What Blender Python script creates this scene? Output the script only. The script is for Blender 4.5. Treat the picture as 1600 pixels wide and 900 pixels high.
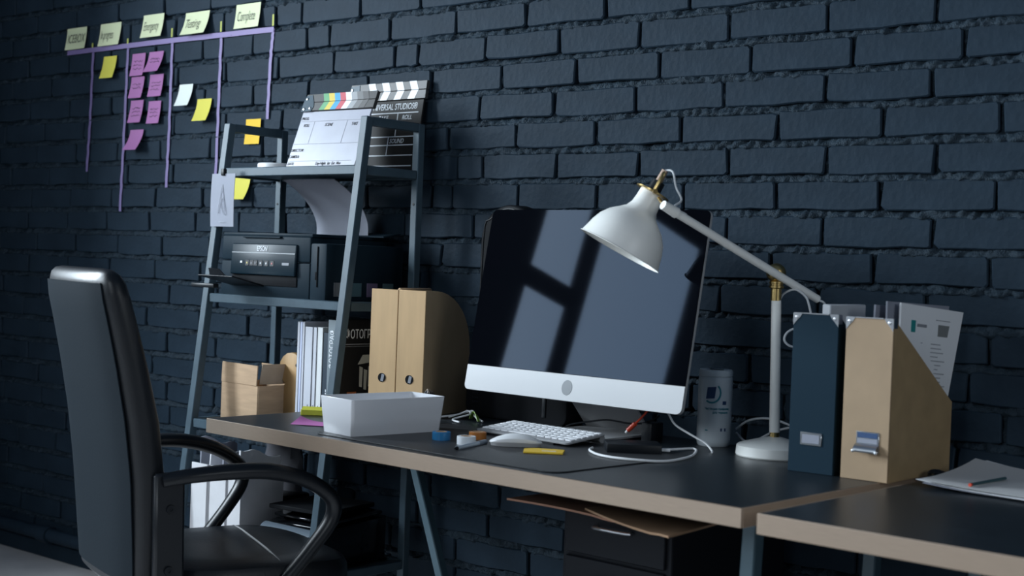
import bpy, bmesh, math, random
from mathutils import Matrix, Vector, Euler, noise
random.seed(7)
for o in list(bpy.data.objects): bpy.data.objects.remove(o)
SC = bpy.context.scene
COL = SC.collection
PI = math.pi
# ---------------------------------------------------------------- camera
cam_data = bpy.data.cameras.new('camera')
cam_data.sensor_fit = 'HORIZONTAL'; cam_data.sensor_width = 36.0; cam_data.lens = 49.5
cam_data.clip_start = 0.05; cam_data.clip_end = 60
cam = bpy.data.objects.new('camera', cam_data); COL.objects.link(cam)
_f = Vector((-0.63903, 0.76904, -0.01520)); _r = Vector((0.76818, 0.63908, 0.03853)); _u = Vector((-0.03934, -0.01295, 0.99914))
cam.matrix_world = Matrix(((_r.x, _u.x, -_f.x, 0.0), (_r.y, _u.y, -_f.y, -2.9228), (_r.z, _u.z, -_f.z, 1.138), (0, 0, 0, 1)))
cam_data.dof.use_dof = True; cam_data.dof.focus_distance = 3.55; cam_data.dof.aperture_fstop = 4.0
SC.camera = cam
# ---------------------------------------------------------------- world, daylight and fill light
SC.view_settings.view_transform = 'Standard'; SC.view_settings.look = 'None'
SC.view_settings.gamma = 1.0; SC.view_settings.use_curve_mapping = False
SC.view_settings.exposure = 1.62
W = bpy.data.worlds.new('world'); SC.world = W; W.use_nodes = True
W.node_tree.nodes['Background'].inputs[0].default_value = (0.40, 0.62, 1.0, 1)
W.node_tree.nodes['Background'].inputs[1].default_value = 0.05
WALL_X = -5.2
# left wall windows, middle one read from the screen reflection, others added for light: (y_far, y_near, z_low, z_high, daylight watts)
WINDOWS = [(-1.55, -2.75, 1.5, 3.4, 165), (-3.17, -4.57, 1.55, 3.0, 52), (-4.85, -6.1, 0.95, 3.3, 10)]
REVEAL = [0.60, 0.034, 0.034]          # depth of each window; the first made deep to block grazing light
for i, (ya, yb, za, zb, pw) in enumerate(WINDOWS):
    ld = bpy.data.lights.new('window_and_fill_light', 'AREA'); ld.shape = 'RECTANGLE'
    ld.size = abs(yb - ya); ld.size_y = zb - za; ld.energy = pw; ld.color = (0.78, 0.90, 1.0)
    lo = bpy.data.objects.new('window_and_fill_light', ld); COL.objects.link(lo)
    lo.location = (WALL_X - REVEAL[i], (ya + yb) / 2, (za + zb) / 2); lo.rotation_euler = (0, -PI / 2, 0)
    lo.rotation_euler = Vector((1, 0, 0)).to_track_quat('-Z', 'Y').to_euler()
    s = ld.size; ld.size, ld.size_y = s, zb - za
# fill light from an unseen window added in the wall behind the camera: (x_low, x_high, z_low, z_high, watts)
FRONT_Y = -5.2; FRONT_FILL_WIN = (-2.1, -0.5, 1.7, 3.2, 17)
ld = bpy.data.lights.new('window_and_fill_light', 'AREA'); ld.shape = 'RECTANGLE'; ld.size = FRONT_FILL_WIN[1] - FRONT_FILL_WIN[0]; ld.size_y = FRONT_FILL_WIN[3] - FRONT_FILL_WIN[2]; ld.energy = FRONT_FILL_WIN[4]; ld.color = (0.84, 0.93, 1.0)
lo = bpy.data.objects.new('window_and_fill_light', ld); COL.objects.link(lo); lo.location = ((FRONT_FILL_WIN[0] + FRONT_FILL_WIN[1]) / 2, FRONT_Y - 0.034, (FRONT_FILL_WIN[2] + FRONT_FILL_WIN[3]) / 2)
lo.rotation_euler = Vector((0, 1, 0)).to_track_quat('-Z', 'Z').to_euler()
# fill light from a window added in the right wall to brighten right-facing sides: (y_far, y_near, z_low, z_high, watts)
RIGHT_X = 2.6; RIGHT_FILL_WIN = (-1.1, -2.5, 1.5, 3.0, 10)
ld = bpy.data.lights.new('window_and_fill_light', 'AREA'); ld.shape = 'RECTANGLE'; ld.size = RIGHT_FILL_WIN[0] - RIGHT_FILL_WIN[1]; ld.size_y = RIGHT_FILL_WIN[3] - RIGHT_FILL_WIN[2]; ld.energy = RIGHT_FILL_WIN[4]; ld.color = (0.86, 0.94, 1.0)
lo = bpy.data.objects.new('window_and_fill_light', ld); COL.objects.link(lo); lo.location = (RIGHT_X + 0.034, (RIGHT_FILL_WIN[0] + RIGHT_FILL_WIN[1]) / 2, (RIGHT_FILL_WIN[2] + RIGHT_FILL_WIN[3]) / 2)
lo.rotation_euler = Vector((-1, 0, 0)).to_track_quat('-Z', 'Y').to_euler()
# ---------------------------------------------------------------- helpers
class MB:
    def __init__(self): self.bm = bmesh.new()
    def _merge(self, b, M=None):
        if M is not None: b.transform(M)
        me = bpy.data.meshes.new('tmp'); b.to_mesh(me); b.free(); self.bm.from_mesh(me); bpy.data.meshes.remove(me); return self
    def box(self, c, s, bev=0.0, seg=2, rot=None, M=None):
        b = bmesh.new(); bmesh.ops.create_cube(b, size=1.0); b.transform(Matrix.Diagonal((s[0], s[1], s[2], 1)))
        if bev > 0: bmesh.ops.bevel(b, geom=b.edges[:], offset=bev, segments=seg, profile=0.5, affect='EDGES')
        T = Matrix.Translation(c)
        if rot is not None: T = T @ Euler(rot).to_matrix().to_4x4()
        if M is not None: T = M @ T
        return self._merge(b, T)
    def bar(self, p0, p1, w, d, up=(0, 0, 1), bev=0.0):
        p0 = Vector(p0); p1 = Vector(p1); z = (p1 - p0); L = z.length; z.normalize(); u = Vector(up)
        x = u.cross(z)
        if x.length < 1e-4: x = Vector((1, 0, 0)).cross(z)
        x.normalize(); y = z.cross(x)
        M = Matrix(((x.x, y.x, z.x, 0), (x.y, y.y, z.y, 0), (x.z, y.z, z.z, 0), (0, 0, 0, 1))); M.translation = (p0 + p1) / 2
        return self.box((0, 0, 0), (w, d, L), bev, 1, None, M)
    def lathe(self, prof, n=32, M=None, cap=True):
        b = bmesh.new(); rings = []
        for r, z in prof:
            if r < 1e-6: rings.append([b.verts.new((0, 0, z))])
            else: rings.append([b.verts.new((r * math.cos(2 * PI * i / n), r * math.sin(2 * PI * i / n), z)) for i in range(n)])
        for a, c in zip(rings, rings[1:]):
            for i in range(n):
                j = (i + 1) % n
                if len(a) == 1 and len(c) == 1: continue
                if len(a) == 1: b.faces.new((a[0], c[i], c[j]))
                elif len(c) == 1: b.faces.new((a[i], a[j], c[0]))
                else: b.faces.new((a[i], a[j], c[j], c[i]))
        if cap:
            if len(rings[0]) > 1: b.faces.new(list(reversed(rings[0])))
            if len(rings[-1]) > 1: b.faces.new(rings[-1])
        bmesh.ops.recalc_face_normals(b, faces=b.faces[:])
        return self._merge(b, M)
    def cyl(self, p0, p1, r0, r1=None, n=20):
        r1 = r0 if r1 is None else r1; p0 = Vector(p0); p1 = Vector(p1); d = p1 - p0
        M = Matrix.Translation(p0) @ d.to_track_quat('Z', 'Y').to_matrix().to_4x4()
        return self.lathe([(r0, 0), (r1, d.length)], n, M)
    def tube(self, pts, r, n=8, sub=4, flat=1.0, nrm=None, closed=False):
        pts = [Vector(p) for p in pts]; rr = r if isinstance(r, (list, tuple)) else [r] * len(pts)
        P, Rr = [], []
        if sub > 1:
            N = len(pts)
            for i in range(N - 1 if not closed else N):
                g = (lambda k: pts[k % N]) if closed else (lambda k: pts[max(0, min(N - 1, k))])
                a, b_, c, d = g(i - 1), g(i), g(i + 1), g(i + 2)
                r0, r1 = rr[i % N], rr[(i + 1) % N]
                for s in range(sub):
                    t = s / sub
                    P.append(0.5 * ((2 * b_) + (c - a) * t + (2 * a - 5 * b_ + 4 * c - d) * t * t + (3 * b_ - a - 3 * c + d) * t ** 3)); Rr.append(r0 + (r1 - r0) * t)
            if not closed: P.append(pts[-1]); Rr.append(rr[-1])
        else: P, Rr = pts, rr
        b = bmesh.new(); rings = []; N = len(P); ref = Vector(nrm) if nrm else None
        prev = None
        for i in range(N):
            t = (P[(i + 1) % N] - P[i - 1]) if closed else (P[min(N - 1, i + 1)] - P[max(0, i - 1)])
            t.normalize()
            if ref is not None: x = ref - t * ref.dot(t)
            elif prev is None: x = t.orthogonal()
            else: x = prev - t * prev.dot(t)
            x.normalize(); prev = x; y = t.cross(x)
            rings.append([b.verts.new(P[i] + x * (Rr[i] * math.cos(2 * PI * k / n)) + y * (Rr[i] * flat * math.sin(2 * PI * k / n))) for k in range(n)])
        for i in range(N if closed else N - 1):
            a, c = rings[i], rings[(i + 1) % N]
            for k in range(n): b.faces.new((a[k], a[(k + 1) % n], c[(k + 1) % n], c[k]))
        if not closed: b.faces.new(list(reversed(rings[0]))); b.faces.new(rings[-1])
        bmesh.ops.recalc_face_normals(b, faces=b.faces[:])
        return self._merge(b)
    def prism(self, poly, t, M=None, bev=0.0, seg=2):
        b = bmesh.new(); n = len(poly)
        lo = [b.verts.new((x, y, 0)) for x, y in poly]; hi = [b.verts.new((x, y, t)) for x, y in poly]
        b.faces.new(list(reversed(lo))); b.faces.new(hi)
        for i in range(n): b.faces.new((lo[i], lo[(i + 1) % n], hi[(i + 1) % n], hi[i]))
        bmesh.ops.recalc_face_normals(b, faces=b.faces[:])
        if bev > 0:
            e = [e for e in b.edges if abs(e.verts[0].co.z - e.verts[1].co.z) < 1e-9]
            bmesh.ops.bevel(b, geom=e, offset=bev, segments=seg, profile=0.5, affect='EDGES')
        return self._merge(b, M)
    def sheet(self, fn, nu, nv, t=0.0006):
        """curved sheet with real thickness; fn(u,v)->xyz"""
        b = bmesh.new()
        G = [[Vector(fn(i / nu, j / nv)) for j in range(nv + 1)] for i in range(nu + 1)]
        def nr(i, j):
            a = G[min(nu, i + 1)][j] - G[max(0, i - 1)][j]; c = G[i][min(nv, j + 1)] - G[i][max(0, j - 1)]
            q = a.cross(c); q.normalize(); return q
        A = [[b.verts.new(G[i][j]) for j in range(nv + 1)] for i in range(nu + 1)]
        B = [[b.verts.new(G[i][j] - nr(i, j) * t) for j in range(nv + 1)] for i in range(nu + 1)]
        for i in range(nu):
            for j in range(nv):
                b.faces.new((A[i][j], A[i + 1][j], A[i + 1][j + 1], A[i][j + 1])); b.faces.new((B[i][j + 1], B[i + 1][j + 1], B[i + 1][j], B[i][j]))
        for i in range(nu):
            b.faces.new((A[i][0], B[i][0], B[i + 1][0], A[i + 1][0])); b.faces.new((A[i + 1][nv], B[i + 1][nv], B[i][nv], A[i][nv]))
        for j in range(nv):
            b.faces.new((A[0][j + 1], B[0][j + 1], B[0][j], A[0][j])); b.faces.new((A[nu][j], B[nu][j], B[nu][j + 1], A[nu][j + 1]))
        return self._merge(b)
    def loft(self, rings, cap=True):
        b = bmesh.new(); R = [[b.verts.new(p) for p in r] for r in rings]; n = len(R[0])
        for a, c in zip(R, R[1:]):
            for k in range(n): b.faces.new((a[k], a[(k + 1) % n], c[(k + 1) % n], c[k]))
        if cap: b.faces.new(list(reversed(R[0]))); b.faces.new(R[-1])
        bmesh.ops.recalc_face_normals(b, faces=b.faces[:])
        return self._merge(b)
    def mesh(self, name, ang=38):
        me = bpy.data.meshes.new(name); self.bm.to_mesh(me); self.bm.free()
        me.polygons.foreach_set('use_smooth', [True] * len(me.polygons))
        me.set_sharp_from_angle(angle=math.radians(ang)); return me
def link(name, me, mat, parent=None):
    o = bpy.data.objects.new(name, me); COL.objects.link(o)
    if mat is not None and not me.materials: me.materials.append(mat)
    if parent is not None: o.parent = parent
    return o
def tag(o, label, cat, group=None):
    o['label'] = label; o['category'] = cat
    if group: o['group'] = group
    return o
def thing(name, label, cat, loc=(0, 0, 0), rotz=0.0, group=None, rot=None):
    o = bpy.data.objects.new(name, None); COL.objects.link(o); o.empty_display_size = 0.05
    o.location = loc; o.rotation_euler = rot if rot else (0, 0, rotz); return tag(o, label, cat, group)
def part(name, mb, mat, parent, ang=38): return link(name, mb.mesh(name, ang), mat, parent)
def solo(name, mb, mat, label, cat, loc=(0, 0, 0), rotz=0.0, group=None, rot=None):
    o = link(name, mb.mesh(name), mat); o.location = loc; o.rotation_euler = rot if rot else (0, 0, rotz); return tag(o, label, cat, group)
def struct(name, mb, mat, parent=None):
    o = link(name, mb.mesh(name), mat, parent)
    if parent is None: o['kind'] = 'structure'
    return o
def frame(o, x, y, z=None):
    """4x4 whose columns are right x, up y, and normal"""
    x = Vector(x).normalized(); y = Vector(y); y = (y - x * y.dot(x)).normalized(); z = x.cross(y)
    M = Matrix(((x.x, y.x, z.x, 0), (x.y, y.y, z.y, 0), (x.z, y.z, z.z, 0), (0, 0, 0, 1))); M.translation = Vector(o); return M
def text(s, size, M, mat, parent, sx=1.0, shear=0.0, align='LEFT', name='lettering', bold=0.0, ext=0.0002):
    cu = bpy.data.curves.new('t', 'FONT'); cu.body = s; cu.size = size; cu.shear = shear; cu.align_x = align; cu.extrude = ext; cu.offset = bold; cu.resolution_u = 3
    ob = bpy.data.objects.new('t', cu)
    me = bpy.data.meshes.new_from_object(ob); bpy.data.objects.remove(ob); bpy.data.curves.remove(cu)
    me.transform(M @ Matrix.Diagonal((sx, 1, 1, 1))); me.name = name; me.materials.clear()
    return link(name, me, mat, parent)
_mats = {}
def mat(name, col, rough=0.5, metal=0.0, var=0.0, vscale=20.0, bump=0.0, bscale=60.0, spec=0.5, stretch=(1, 1, 1), coat=0.0, trans=0.0, sheen=0.0, col2=None):
    if name in _mats: return _mats[name]
    m = bpy.data.materials.new(name); m.use_nodes = True; nt = m.node_tree; b = nt.nodes['Principled BSDF']
    b.inputs['Base Color'].default_value = (*col, 1); b.inputs['Roughness'].default_value = rough; b.inputs['Metallic'].default_value = metal
    b.inputs['Specular IOR Level'].default_value = spec; b.inputs['Coat Weight'].default_value = coat; b.inputs['Coat Roughness'].default_value = 0.08
    b.inputs['Transmission Weight'].default_value = trans; b.inputs['Sheen Weight'].default_value = sheen
    if var > 0 or bump > 0 or col2:
        tc = nt.nodes.new('ShaderNodeTexCoord'); mp = nt.nodes.new('ShaderNodeMapping'); mp.inputs['Scale'].default_value = stretch
        nt.links.new(tc.outputs['Object'], mp.inputs[0])
    if var > 0 or col2:
        n = nt.nodes.new('ShaderNodeTexNoise'); n.inputs['Scale'].default_value = vscale; n.inputs['Detail'].default_value = 5
        nt.links.new(mp.outputs[0], n.inputs['Vector'])
        r = nt.nodes.new('ShaderNodeValToRGB'); c2 = col2 or col; k = var if var > 0 else 0.0
        r.color_ramp.elements[0].position = 0.32; r.color_ramp.elements[1].position = 0.68
        r.color_ramp.elements[0].color = (*[c * (1 - k) for c in c2], 1); r.color_ramp.elements[1].color = (*[min(1, c * (1 + k)) for c in col], 1)
        nt.links.new(n.outputs['Fac'], r.inputs[0]); nt.links.new(r.outputs[0], b.inputs['Base Color'])
    if bump > 0:
        n2 = nt.nodes.new('ShaderNodeTexNoise'); n2.inputs['Scale'].default_value = bscale; n2.inputs['Detail'].default_value = 6
        nt.links.new(mp.outputs[0], n2.inputs['Vector'])
        bu = nt.nodes.new('ShaderNodeBump'); bu.inputs['Strength'].default_value = bump; bu.inputs['Distance'].default_value = 0.004
        nt.links.new(n2.outputs['Fac'], bu.inputs['Height']); nt.links.new(bu.outputs[0], b.inputs['Normal'])
    _mats[name] = m; return m
PAINT = mat('black_wall_paint', (0.0165, 0.0285, 0.0425), 0.55, var=0.15, vscale=9, bump=0.45, bscale=48, spec=.06)
MORTAR = mat('painted_mortar_lit', (0.0210, 0.0340, 0.0470), 0.5, spec=.10, var=0.2, vscale=14, bump=1.0, bscale=260)  # same paint as the bricks, lightened for light caught on upward slopes
WHITE = mat('white_plastic', (0.78, 0.79, 0.80), 0.32)
PAPER = mat('white_paper', (0.68, 0.69, 0.72), 0.75, var=0.03, vscale=8)
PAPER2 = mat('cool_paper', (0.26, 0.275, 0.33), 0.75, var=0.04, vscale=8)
STEEL = mat('blue_grey_steel', (0.052, 0.082, 0.105), 0.42, spec=.2, var=0.10, vscale=25, bump=0.05, bscale=300)
BLACKP = mat('black_plastic', (0.007, 0.009, 0.012), 0.4, spec=.22)
BLACKM = mat('black_matte', (0.005, 0.006, 0.008), 0.7, spec=.1)
GLOSSK = mat('gloss_black', (0.006, 0.007, 0.009), 0.10)
CHROME = mat('brushed_metal', (0.55, 0.57, 0.60), 0.28, 1.0)
BRASS = mat('aged_brass', (0.50, 0.36, 0.15), 0.30, 1.0, var=0.15, vscale=60)
INK = mat('black_ink', (0.015, 0.016, 0.02), 0.7)
GREYINK = mat('grey_ink', (0.25, 0.26, 0.29), 0.7)
WHITEINK = mat('white_ink', (0.75, 0.78, 0.82), 0.6)
LAMPW = mat('lamp_enamel', (0.74, 0.74, 0.71), 0.35)
# ---------------------------------------------------------------- the room
mb = MB(); mb.box((-1.6, -4.5, -0.05), (8.0, 9.3, 0.1))
struct('floor', mb, mat('grey_screed_floor', (0.72, 0.68, 0.66), 0.55, var=0.18, vscale=3, bump=0.1, bscale=40))
LW = mat('left_wall_paint', (0.035, 0.04, 0.046), 0.6)
mb = MB(); ys = [0.12] + [v for w in WINDOWS for v in (w[0], w[1])] + [-9.1]
for a, b_ in zip(ys[0::2], ys[1::2]): mb.box((WALL_X - 0.1, (a + b_) / 2, 1.75), (0.2, abs(a - b_), 3.5))
for ya, yb, za, zb, _ in WINDOWS:
    mb.box((WALL_X - 0.1, (ya + yb) / 2, za / 2), (0.2, abs(ya - yb), za)); mb.box((WALL_X - 0.1, (ya + yb) / 2, (zb + 3.5) / 2), (0.2, abs(ya - yb), 3.5 - zb))
ya, yb, za, zb, _ = WINDOWS[0]  # deep reveal added to keep light off the left end of the brick wall
for y in (ya + .1, yb - .1): mb.box((WALL_X - .35, y, 1.75), (.7, .2, 3.5))
mb.box((WALL_X - .35, (ya + yb) / 2, za - .1), (.7, abs(ya - yb), .2)); mb.box((WALL_X - .35, (ya + yb) / 2, zb + .1), (.7, abs(ya - yb), .2))
struct('wall_left', mb, LW)
FR = mat('window_frame_paint', (0.02, 0.024, 0.028), 0.5)
for i, (ya, yb, za, zb, _) in enumerate(WINDOWS):
    t = bpy.data.objects.new('window_%d' % (i + 1), None); COL.objects.link(t); t['kind'] = 'structure'; t.location = (WALL_X - REVEAL[i] + .034, (ya + yb) / 2, za)
    w = abs(ya - yb); h = zb - za; m = MB()
    for s in (-1, 1): m.box((-0.012, s * (w / 2 - 0.01), h / 2), (0.024, 0.02, h))
    m.box((-0.012, 0, 0.012), (0.024, w, 0.024)); m.box((-0.012, 0, h - 0.012), (0.024, w, 0.024)); part('window_frame', m, FR, t)
    yc = w / 2 - 0.44 if i == 1 else w / 2 - 0.38
    m = MB(); m.box((-0.012, yc, h / 2), (0.024, 0.13, h)); part('mullion', m, FR, t)
    m = MB(); m.box((-0.012, (yc + w / 2) / 2, 2.255 - za), (0.024, w / 2 - yc, 0.12)); part('transom', m, FR, t)
xa_, xb_, za_, zb_, _ = FRONT_FILL_WIN; mb = MB()
mb.box(((-4.0 + xa_) / 2, FRONT_Y - .1, 1.75), (xa_ + 4.0, .2, 3.5)); mb.box(((xb_ + 2.4) / 2, FRONT_Y - .1, 1.75), (2.4 - xb_, .2, 3.5))
mb.box(((xa_ + xb_) / 2, FRONT_Y - .1, za_ / 2), (xb_ - xa_, .2, za_)); mb.box(((xa_ + xb_) / 2, FRONT_Y - .1, (zb_ + 3.5) / 2), (xb_ - xa_, .2, 3.5 - zb_))
struct('wall_front', mb, LW)
t = bpy.data.objects.new('window_4', None); COL.objects.link(t); t['kind'] = 'structure'; t.location = ((xa_ + xb_) / 2, FRONT_Y, za_)  # unseen window added to carry the front fill light
for nm, c, s in (('window_frame', (-.79, -.012, .75), (.02, .024, 1.5)), ('window_frame', (.79, -.012, .75), (.02, .024, 1.5)), ('mullion', (0, -.012, .75), (.06, .024, 1.5))):
    m = MB(); m.box(c, s); part(nm, m, FR, t)
ya_, yb_, za_, zb_, _ = RIGHT_FILL_WIN; mb = MB()
mb.box((RIGHT_X + .1, (0.12 + ya_) / 2, 1.75), (.2, .12 - ya_, 3.5)); mb.box((RIGHT_X + .1, (yb_ - 5.4) / 2, 1.75), (.2, yb_ + 5.4, 3.5))
mb.box((RIGHT_X + .1, (ya_ + yb_) / 2, za_ / 2), (.2, ya_ - yb_, za_)); mb.box((RIGHT_X + .1, (ya_ + yb_) / 2, (zb_ + 3.5) / 2), (.2, ya_ - yb_, 3.5 - zb_))
struct('wall_right', mb, LW)
t = bpy.data.objects.new('window_5', None); COL.objects.link(t); t['kind'] = 'structure'; t.location = (RIGHT_X, (ya_ + yb_) / 2, za_)  # unseen window added to carry the fill light from the right
for nm, c, s in (('window_frame', (.012, -.69, .75), (.024, .02, 1.5)), ('window_frame', (.012, .69, .75), (.024, .02, 1.5)), ('mullion', (.012, 0, .75), (.024, .06, 1.5))):
    m = MB(); m.box(c, s); part(nm, m, FR, t)
# ---- brick wall: every brick its own piece, joints recessed
PT = 0.08172; BX0, BX1 = -5.2, 0.3
KNOWN = {-1: [-3.766], 0: [-3.949, -3.437, -3.317, -3.059, -2.812], 1: [-3.544, -3.287, -3.186, -2.929, -2.67, -2.416, -2.154, -1.899],
 2: [-3.932, -3.677, -3.419, -3.165, -2.905, -2.813, -2.559, -2.299, -2.044, -1.784, -1.524, -1.266], 3: [-3.78, -3.535, -3.273, -3.011, -2.756, -2.494, -2.241, -1.98, -1.72, -1.459, -1.2],
 4: [-3.941, -2.571, -2.31, -2.049, -1.791, -1.523, -1.269], 5: [-4.521, -4.266, -4.014, -3.744, -2.684, -2.436, -2.169, -1.908, -1.642, -1.379, -1.113],
 6: [-4.438, -4.194, -3.937, -2.646, -2.551, -2.293, -2.031, -1.771, -1.513], 7: [-4.03, -3.261, -2.741, -2.66, -2.419, -2.158, -1.895, -1.638, -1.378, -1.117],
 8: [-4.564, -3.808, -3.357, -2.843, -2.575, -1.767, -1.514, -1.253], 9: [-2.692, -1.643, -1.387, -1.123], 10: [-4.023, -1.78, -1.26], 11: [-3.936, -1.117],
 12: [-4.061, -3.769, -3.521], 13: [-3.941], 14: [-4.018], 15: [-3.932, -3.679], 17: [-2.704, -2.446], 18: [-2.483, -2.22], 19: [-2.598, -2.335]}
rb = random.Random(11)
def row_joints(k):
    ks = sorted(KNOWN.get(k, [])) or [BX0 + 0.26 * 8 + (0.13 if k % 2 else 0) + rb.uniform(-.02, .02)]
    out = [ks[0]]
    for x in ks[1:]:
        g = x - out[-1]; n = max(1, round(g / 0.26)); a = out[-1]
        for i in range(1, n + 1): out.append(a + g * i / n)
    while out[0] > BX0: out.insert(0, out[0] - 0.26 + rb.uniform(-.008, .008))
    while out[-1] < BX1: out.append(out[-1] + 0.26 + rb.uniform(-.008, .008))
    return out
rows = {k: row_joints(k) for k in range(-8, 23)}
zrow = lambda k: 1.777 - PT * (k - 1) + PT / 2
wall = bpy.data.objects.new('wall_back', None); COL.objects.link(wall); wall['kind'] = 'structure'; wall.location = (0, 0, 0)
BH = 0.0665
def brick_mesh(L, seed, sides=True):
    r = random.Random(seed); hx, hz = L / 2, BH / 2; pts = []
    def edge(x0, z0, x1, z1, n):
        for i in range(n):
            t = (i + 0.0) / n; pts.append((x0 + (x1 - x0) * t, z0 + (z1 - z0) * t))
    c = [r.uniform(.002, .006) for _ in range(4)]
    if r.random() < .3: c[r.randrange(4)] = r.uniform(.010, .020)
    edge(-hx + c[0], -hz, hx - c[1], -hz, 4); pts.append((hx - c[1], -hz)); edge(hx, -hz + c[1], hx, hz - c[2], 1)
    pts.append((hx, hz - c[2])); edge(hx - c[2], hz, -hx + c[3], hz, 4); pts.append((-hx + c[3], hz)); edge(-hx, hz - c[3], -hx, -hz + c[0], 1); pts.append((-hx, -hz + c[0]))
    pts = [(x + r.uniform(-.0028, .0028), z + r.uniform(-.0030, .0022)) for x, z in pts]
    b = bmesh.new(); n = len(pts)
    f = [b.verts.new((x * (1 - .0028 / hx), r.uniform(-.0006, .0006), z * (1 - .0028 / hz))) for x, z in pts]
    e = [b.verts.new((x, .0035 + r.uniform(-.001, .002), z)) for x, z in pts]; s = [b.verts.new((x, .034, z)) for x, z in pts]
    b.faces.new(f)
    for i in range(n):
        j = (i + 1) % n; b.faces.new((f[j], f[i], e[i], e[j])); b.faces.new((e[j], e[i], s[i], s[j]))
    bmesh.ops.recalc_face_normals(b, faces=b.faces[:])
    me = bpy.data.meshes.new('brick'); b.to_mesh(me); b.free(); me.polygons.foreach_set('use_smooth', [True] * len(me.polygons)); me.set_sharp_from_angle(angle=math.radians(30)); me.materials.append(PAINT); return me
VAR = [brick_mesh(0.248, 100 + i) for i in range(14)]; HEADS = {}
allb = []
for k, js in rows.items():
    z = zrow(k)
    if z < 0.02 : continue
    for a, c in zip(js, js[1:]):
        if c < BX0 + 0.02: continue
        a = max(a, BX0 + 0.001); L = c - a - 0.0085
        if L < 0.02: continue
        allb.append((a + 0.00425 + L / 2, z, L))
Minv = cam.matrix_world.inverted()
def seen(x, z):
    p = Minv @ Vector((x, 0, z)); u = 0.5 + 1.375 * p.x / -p.z; v = 0.5 - 1.375 * 16 / 9 * p.y / -p.z
    return max(abs(u - .5), abs(v - .5)), -p.z
vis = [t for t in allb if seen(t[0], t[1])[0] < 0.56]
vis.sort(key=lambda t: seen(t[0], t[1])[1]); near = vis[:296]; nset = set(near)
def place(t):
    x, z, L = t
    if 0.22 < L < 0.275: me = rb.choice(VAR); sx = L / 0.248
    else:
        kk = round(L, 2)
        if kk not in HEADS: HEADS[kk] = brick_mesh(kk, int(kk * 1000))
        me = HEADS[kk]; sx = L / kk
    return me, Matrix.Translation((x, rb.uniform(-.0015, .0025), z + rb.uniform(-.0012, .0012))) @ Euler((rb.uniform(-.012, .012), rb.uniform(-.005, .005), rb.uniform(-.005, .005))).to_matrix().to_4x4() @ Matrix.Diagonal((sx, 1, rb.uniform(.96, 1.02), 1))
far = bmesh.new()
for t in allb:
    me, M = place(t)
    if t in nset:
        o = bpy.data.objects.new('brick', me); COL.objects.link(o); o.parent = wall; o.matrix_local = M
    else:
        tmp = me.copy(); tmp.transform(M); far.from_mesh(tmp); bpy.data.meshes.remove(tmp)
me = bpy.data.meshes.new('outer_bricks'); far.to_mesh(me); far.free(); me.materials.append(PAINT)
me.polygons.foreach_set('use_smooth', [True] * len(me.polygons)); me.set_sharp_from_angle(angle=math.radians(30))
o = link('outer_bricks', me, None, wall); o['kind'] = 'stuff'
# crumbly mortar: deep under the upper brick, squeezed out over the lower one
import numpy as np
nx, nz = 1040, 520
xs = np.linspace(BX0, BX1 if BX1 < -0.5 else -0.6, nx); zs = np.linspace(0.0, 2.32, nz)
X_, Z_ = np.meshgrid(xs, zs, indexing='ij'); rg = np.random.RandomState(5)
def vnoise(step):
    a = rg.rand(int((xs[-1] - xs[0]) / step) + 3, int(2.32 / step) + 3)
    u = (X_ - xs[0]) / step; v = Z_ / step; i = u.astype(int); j = v.astype(int); fu = u - i; fv = v - j
    fu = fu * fu * (3 - 2 * fu); fv = fv * fv * (3 - 2 * fv)
    return a[i, j] * (1 - fu) * (1 - fv) + a[i + 1, j] * fu * (1 - fv) + a[i, j + 1] * (1 - fu) * fv + a[i + 1, j + 1] * fu * fv - .5
nzv = 0.62 * vnoise(.0085) + 0.55 * vnoise(.018) + .45 * vnoise(.05) + .45 * vnoise(.2)
ph = ((Z_ - 1.777) / PT + 0.5) % 1.0            # 0.5 = bed centre, larger = nearer to the upper brick
inb = np.clip((ph - 0.40) / 0.20, 0, 1); dst = np.abs(ph - .5); bed = dst < 0.17
Yd = np.where(bed, -0.0005 + 0.011 * inb + 0.021 * nzv + np.clip((dst - .09) / .07, 0, 1) * .007, 0.015 + 0.016 * nzv)
Yd = np.clip(Yd, -0.0065, 0.03)
verts = np.stack([X_, Yd, Z_], -1).reshape(-1, 3)
I = (np.arange(nx - 1)[:, None] * nz + np.arange(nz - 1)[None]).ravel()
faces = np.stack([I, I + nz, I + nz + 1, I + 1], 1)
me = bpy.data.meshes.new('mortar'); me.from_pydata(verts.tolist(), [], faces.tolist()); me.polygons.foreach_set('use_smooth', [True] * len(me.polygons))
o = link('mortar', me, MORTAR, wall); o['kind'] = 'stuff'
mb = MB(); mb.box((-2.45, 0.09, 1.75), (5.5, 0.10, 3.5)); o = part('backing', mb, PAINT, wall)
# heating pipe low on the wall and skirting
mb = MB(); mb.cyl((-5.2, -0.055, 0.10), (-3.36, -0.055, 0.10), 0.024)
t = thing('heating_pipe', 'dark painted pipe running low along the brick wall left of the ladder shelf', 'pipe', (-4.3, -0.055, 0.0))
mb = MB(); mb.cyl((-0.9, 0, 0.10), (0.85, 0, 0.10), 0.024); part('pipe_run', mb, PAINT, t)
mb = MB(); mb.cyl((-0.27, 0, 0.10), (-0.21, 0, 0.10), 0.031); part('coupling', mb, PAINT, t)
for x in (-0.7, 0.45):
    mb = MB(); mb.box((x, 0.027, 0.05), (0.03, 0.055, 0.1), 0.004); part('bracket', mb, PAINT, t)
mb = MB(); mb.box((-2.45, -0.009, 0.03), (5.5, 0.018, 0.06), 0.004, 1); struct('baseboard_back', mb, PAINT)
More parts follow.
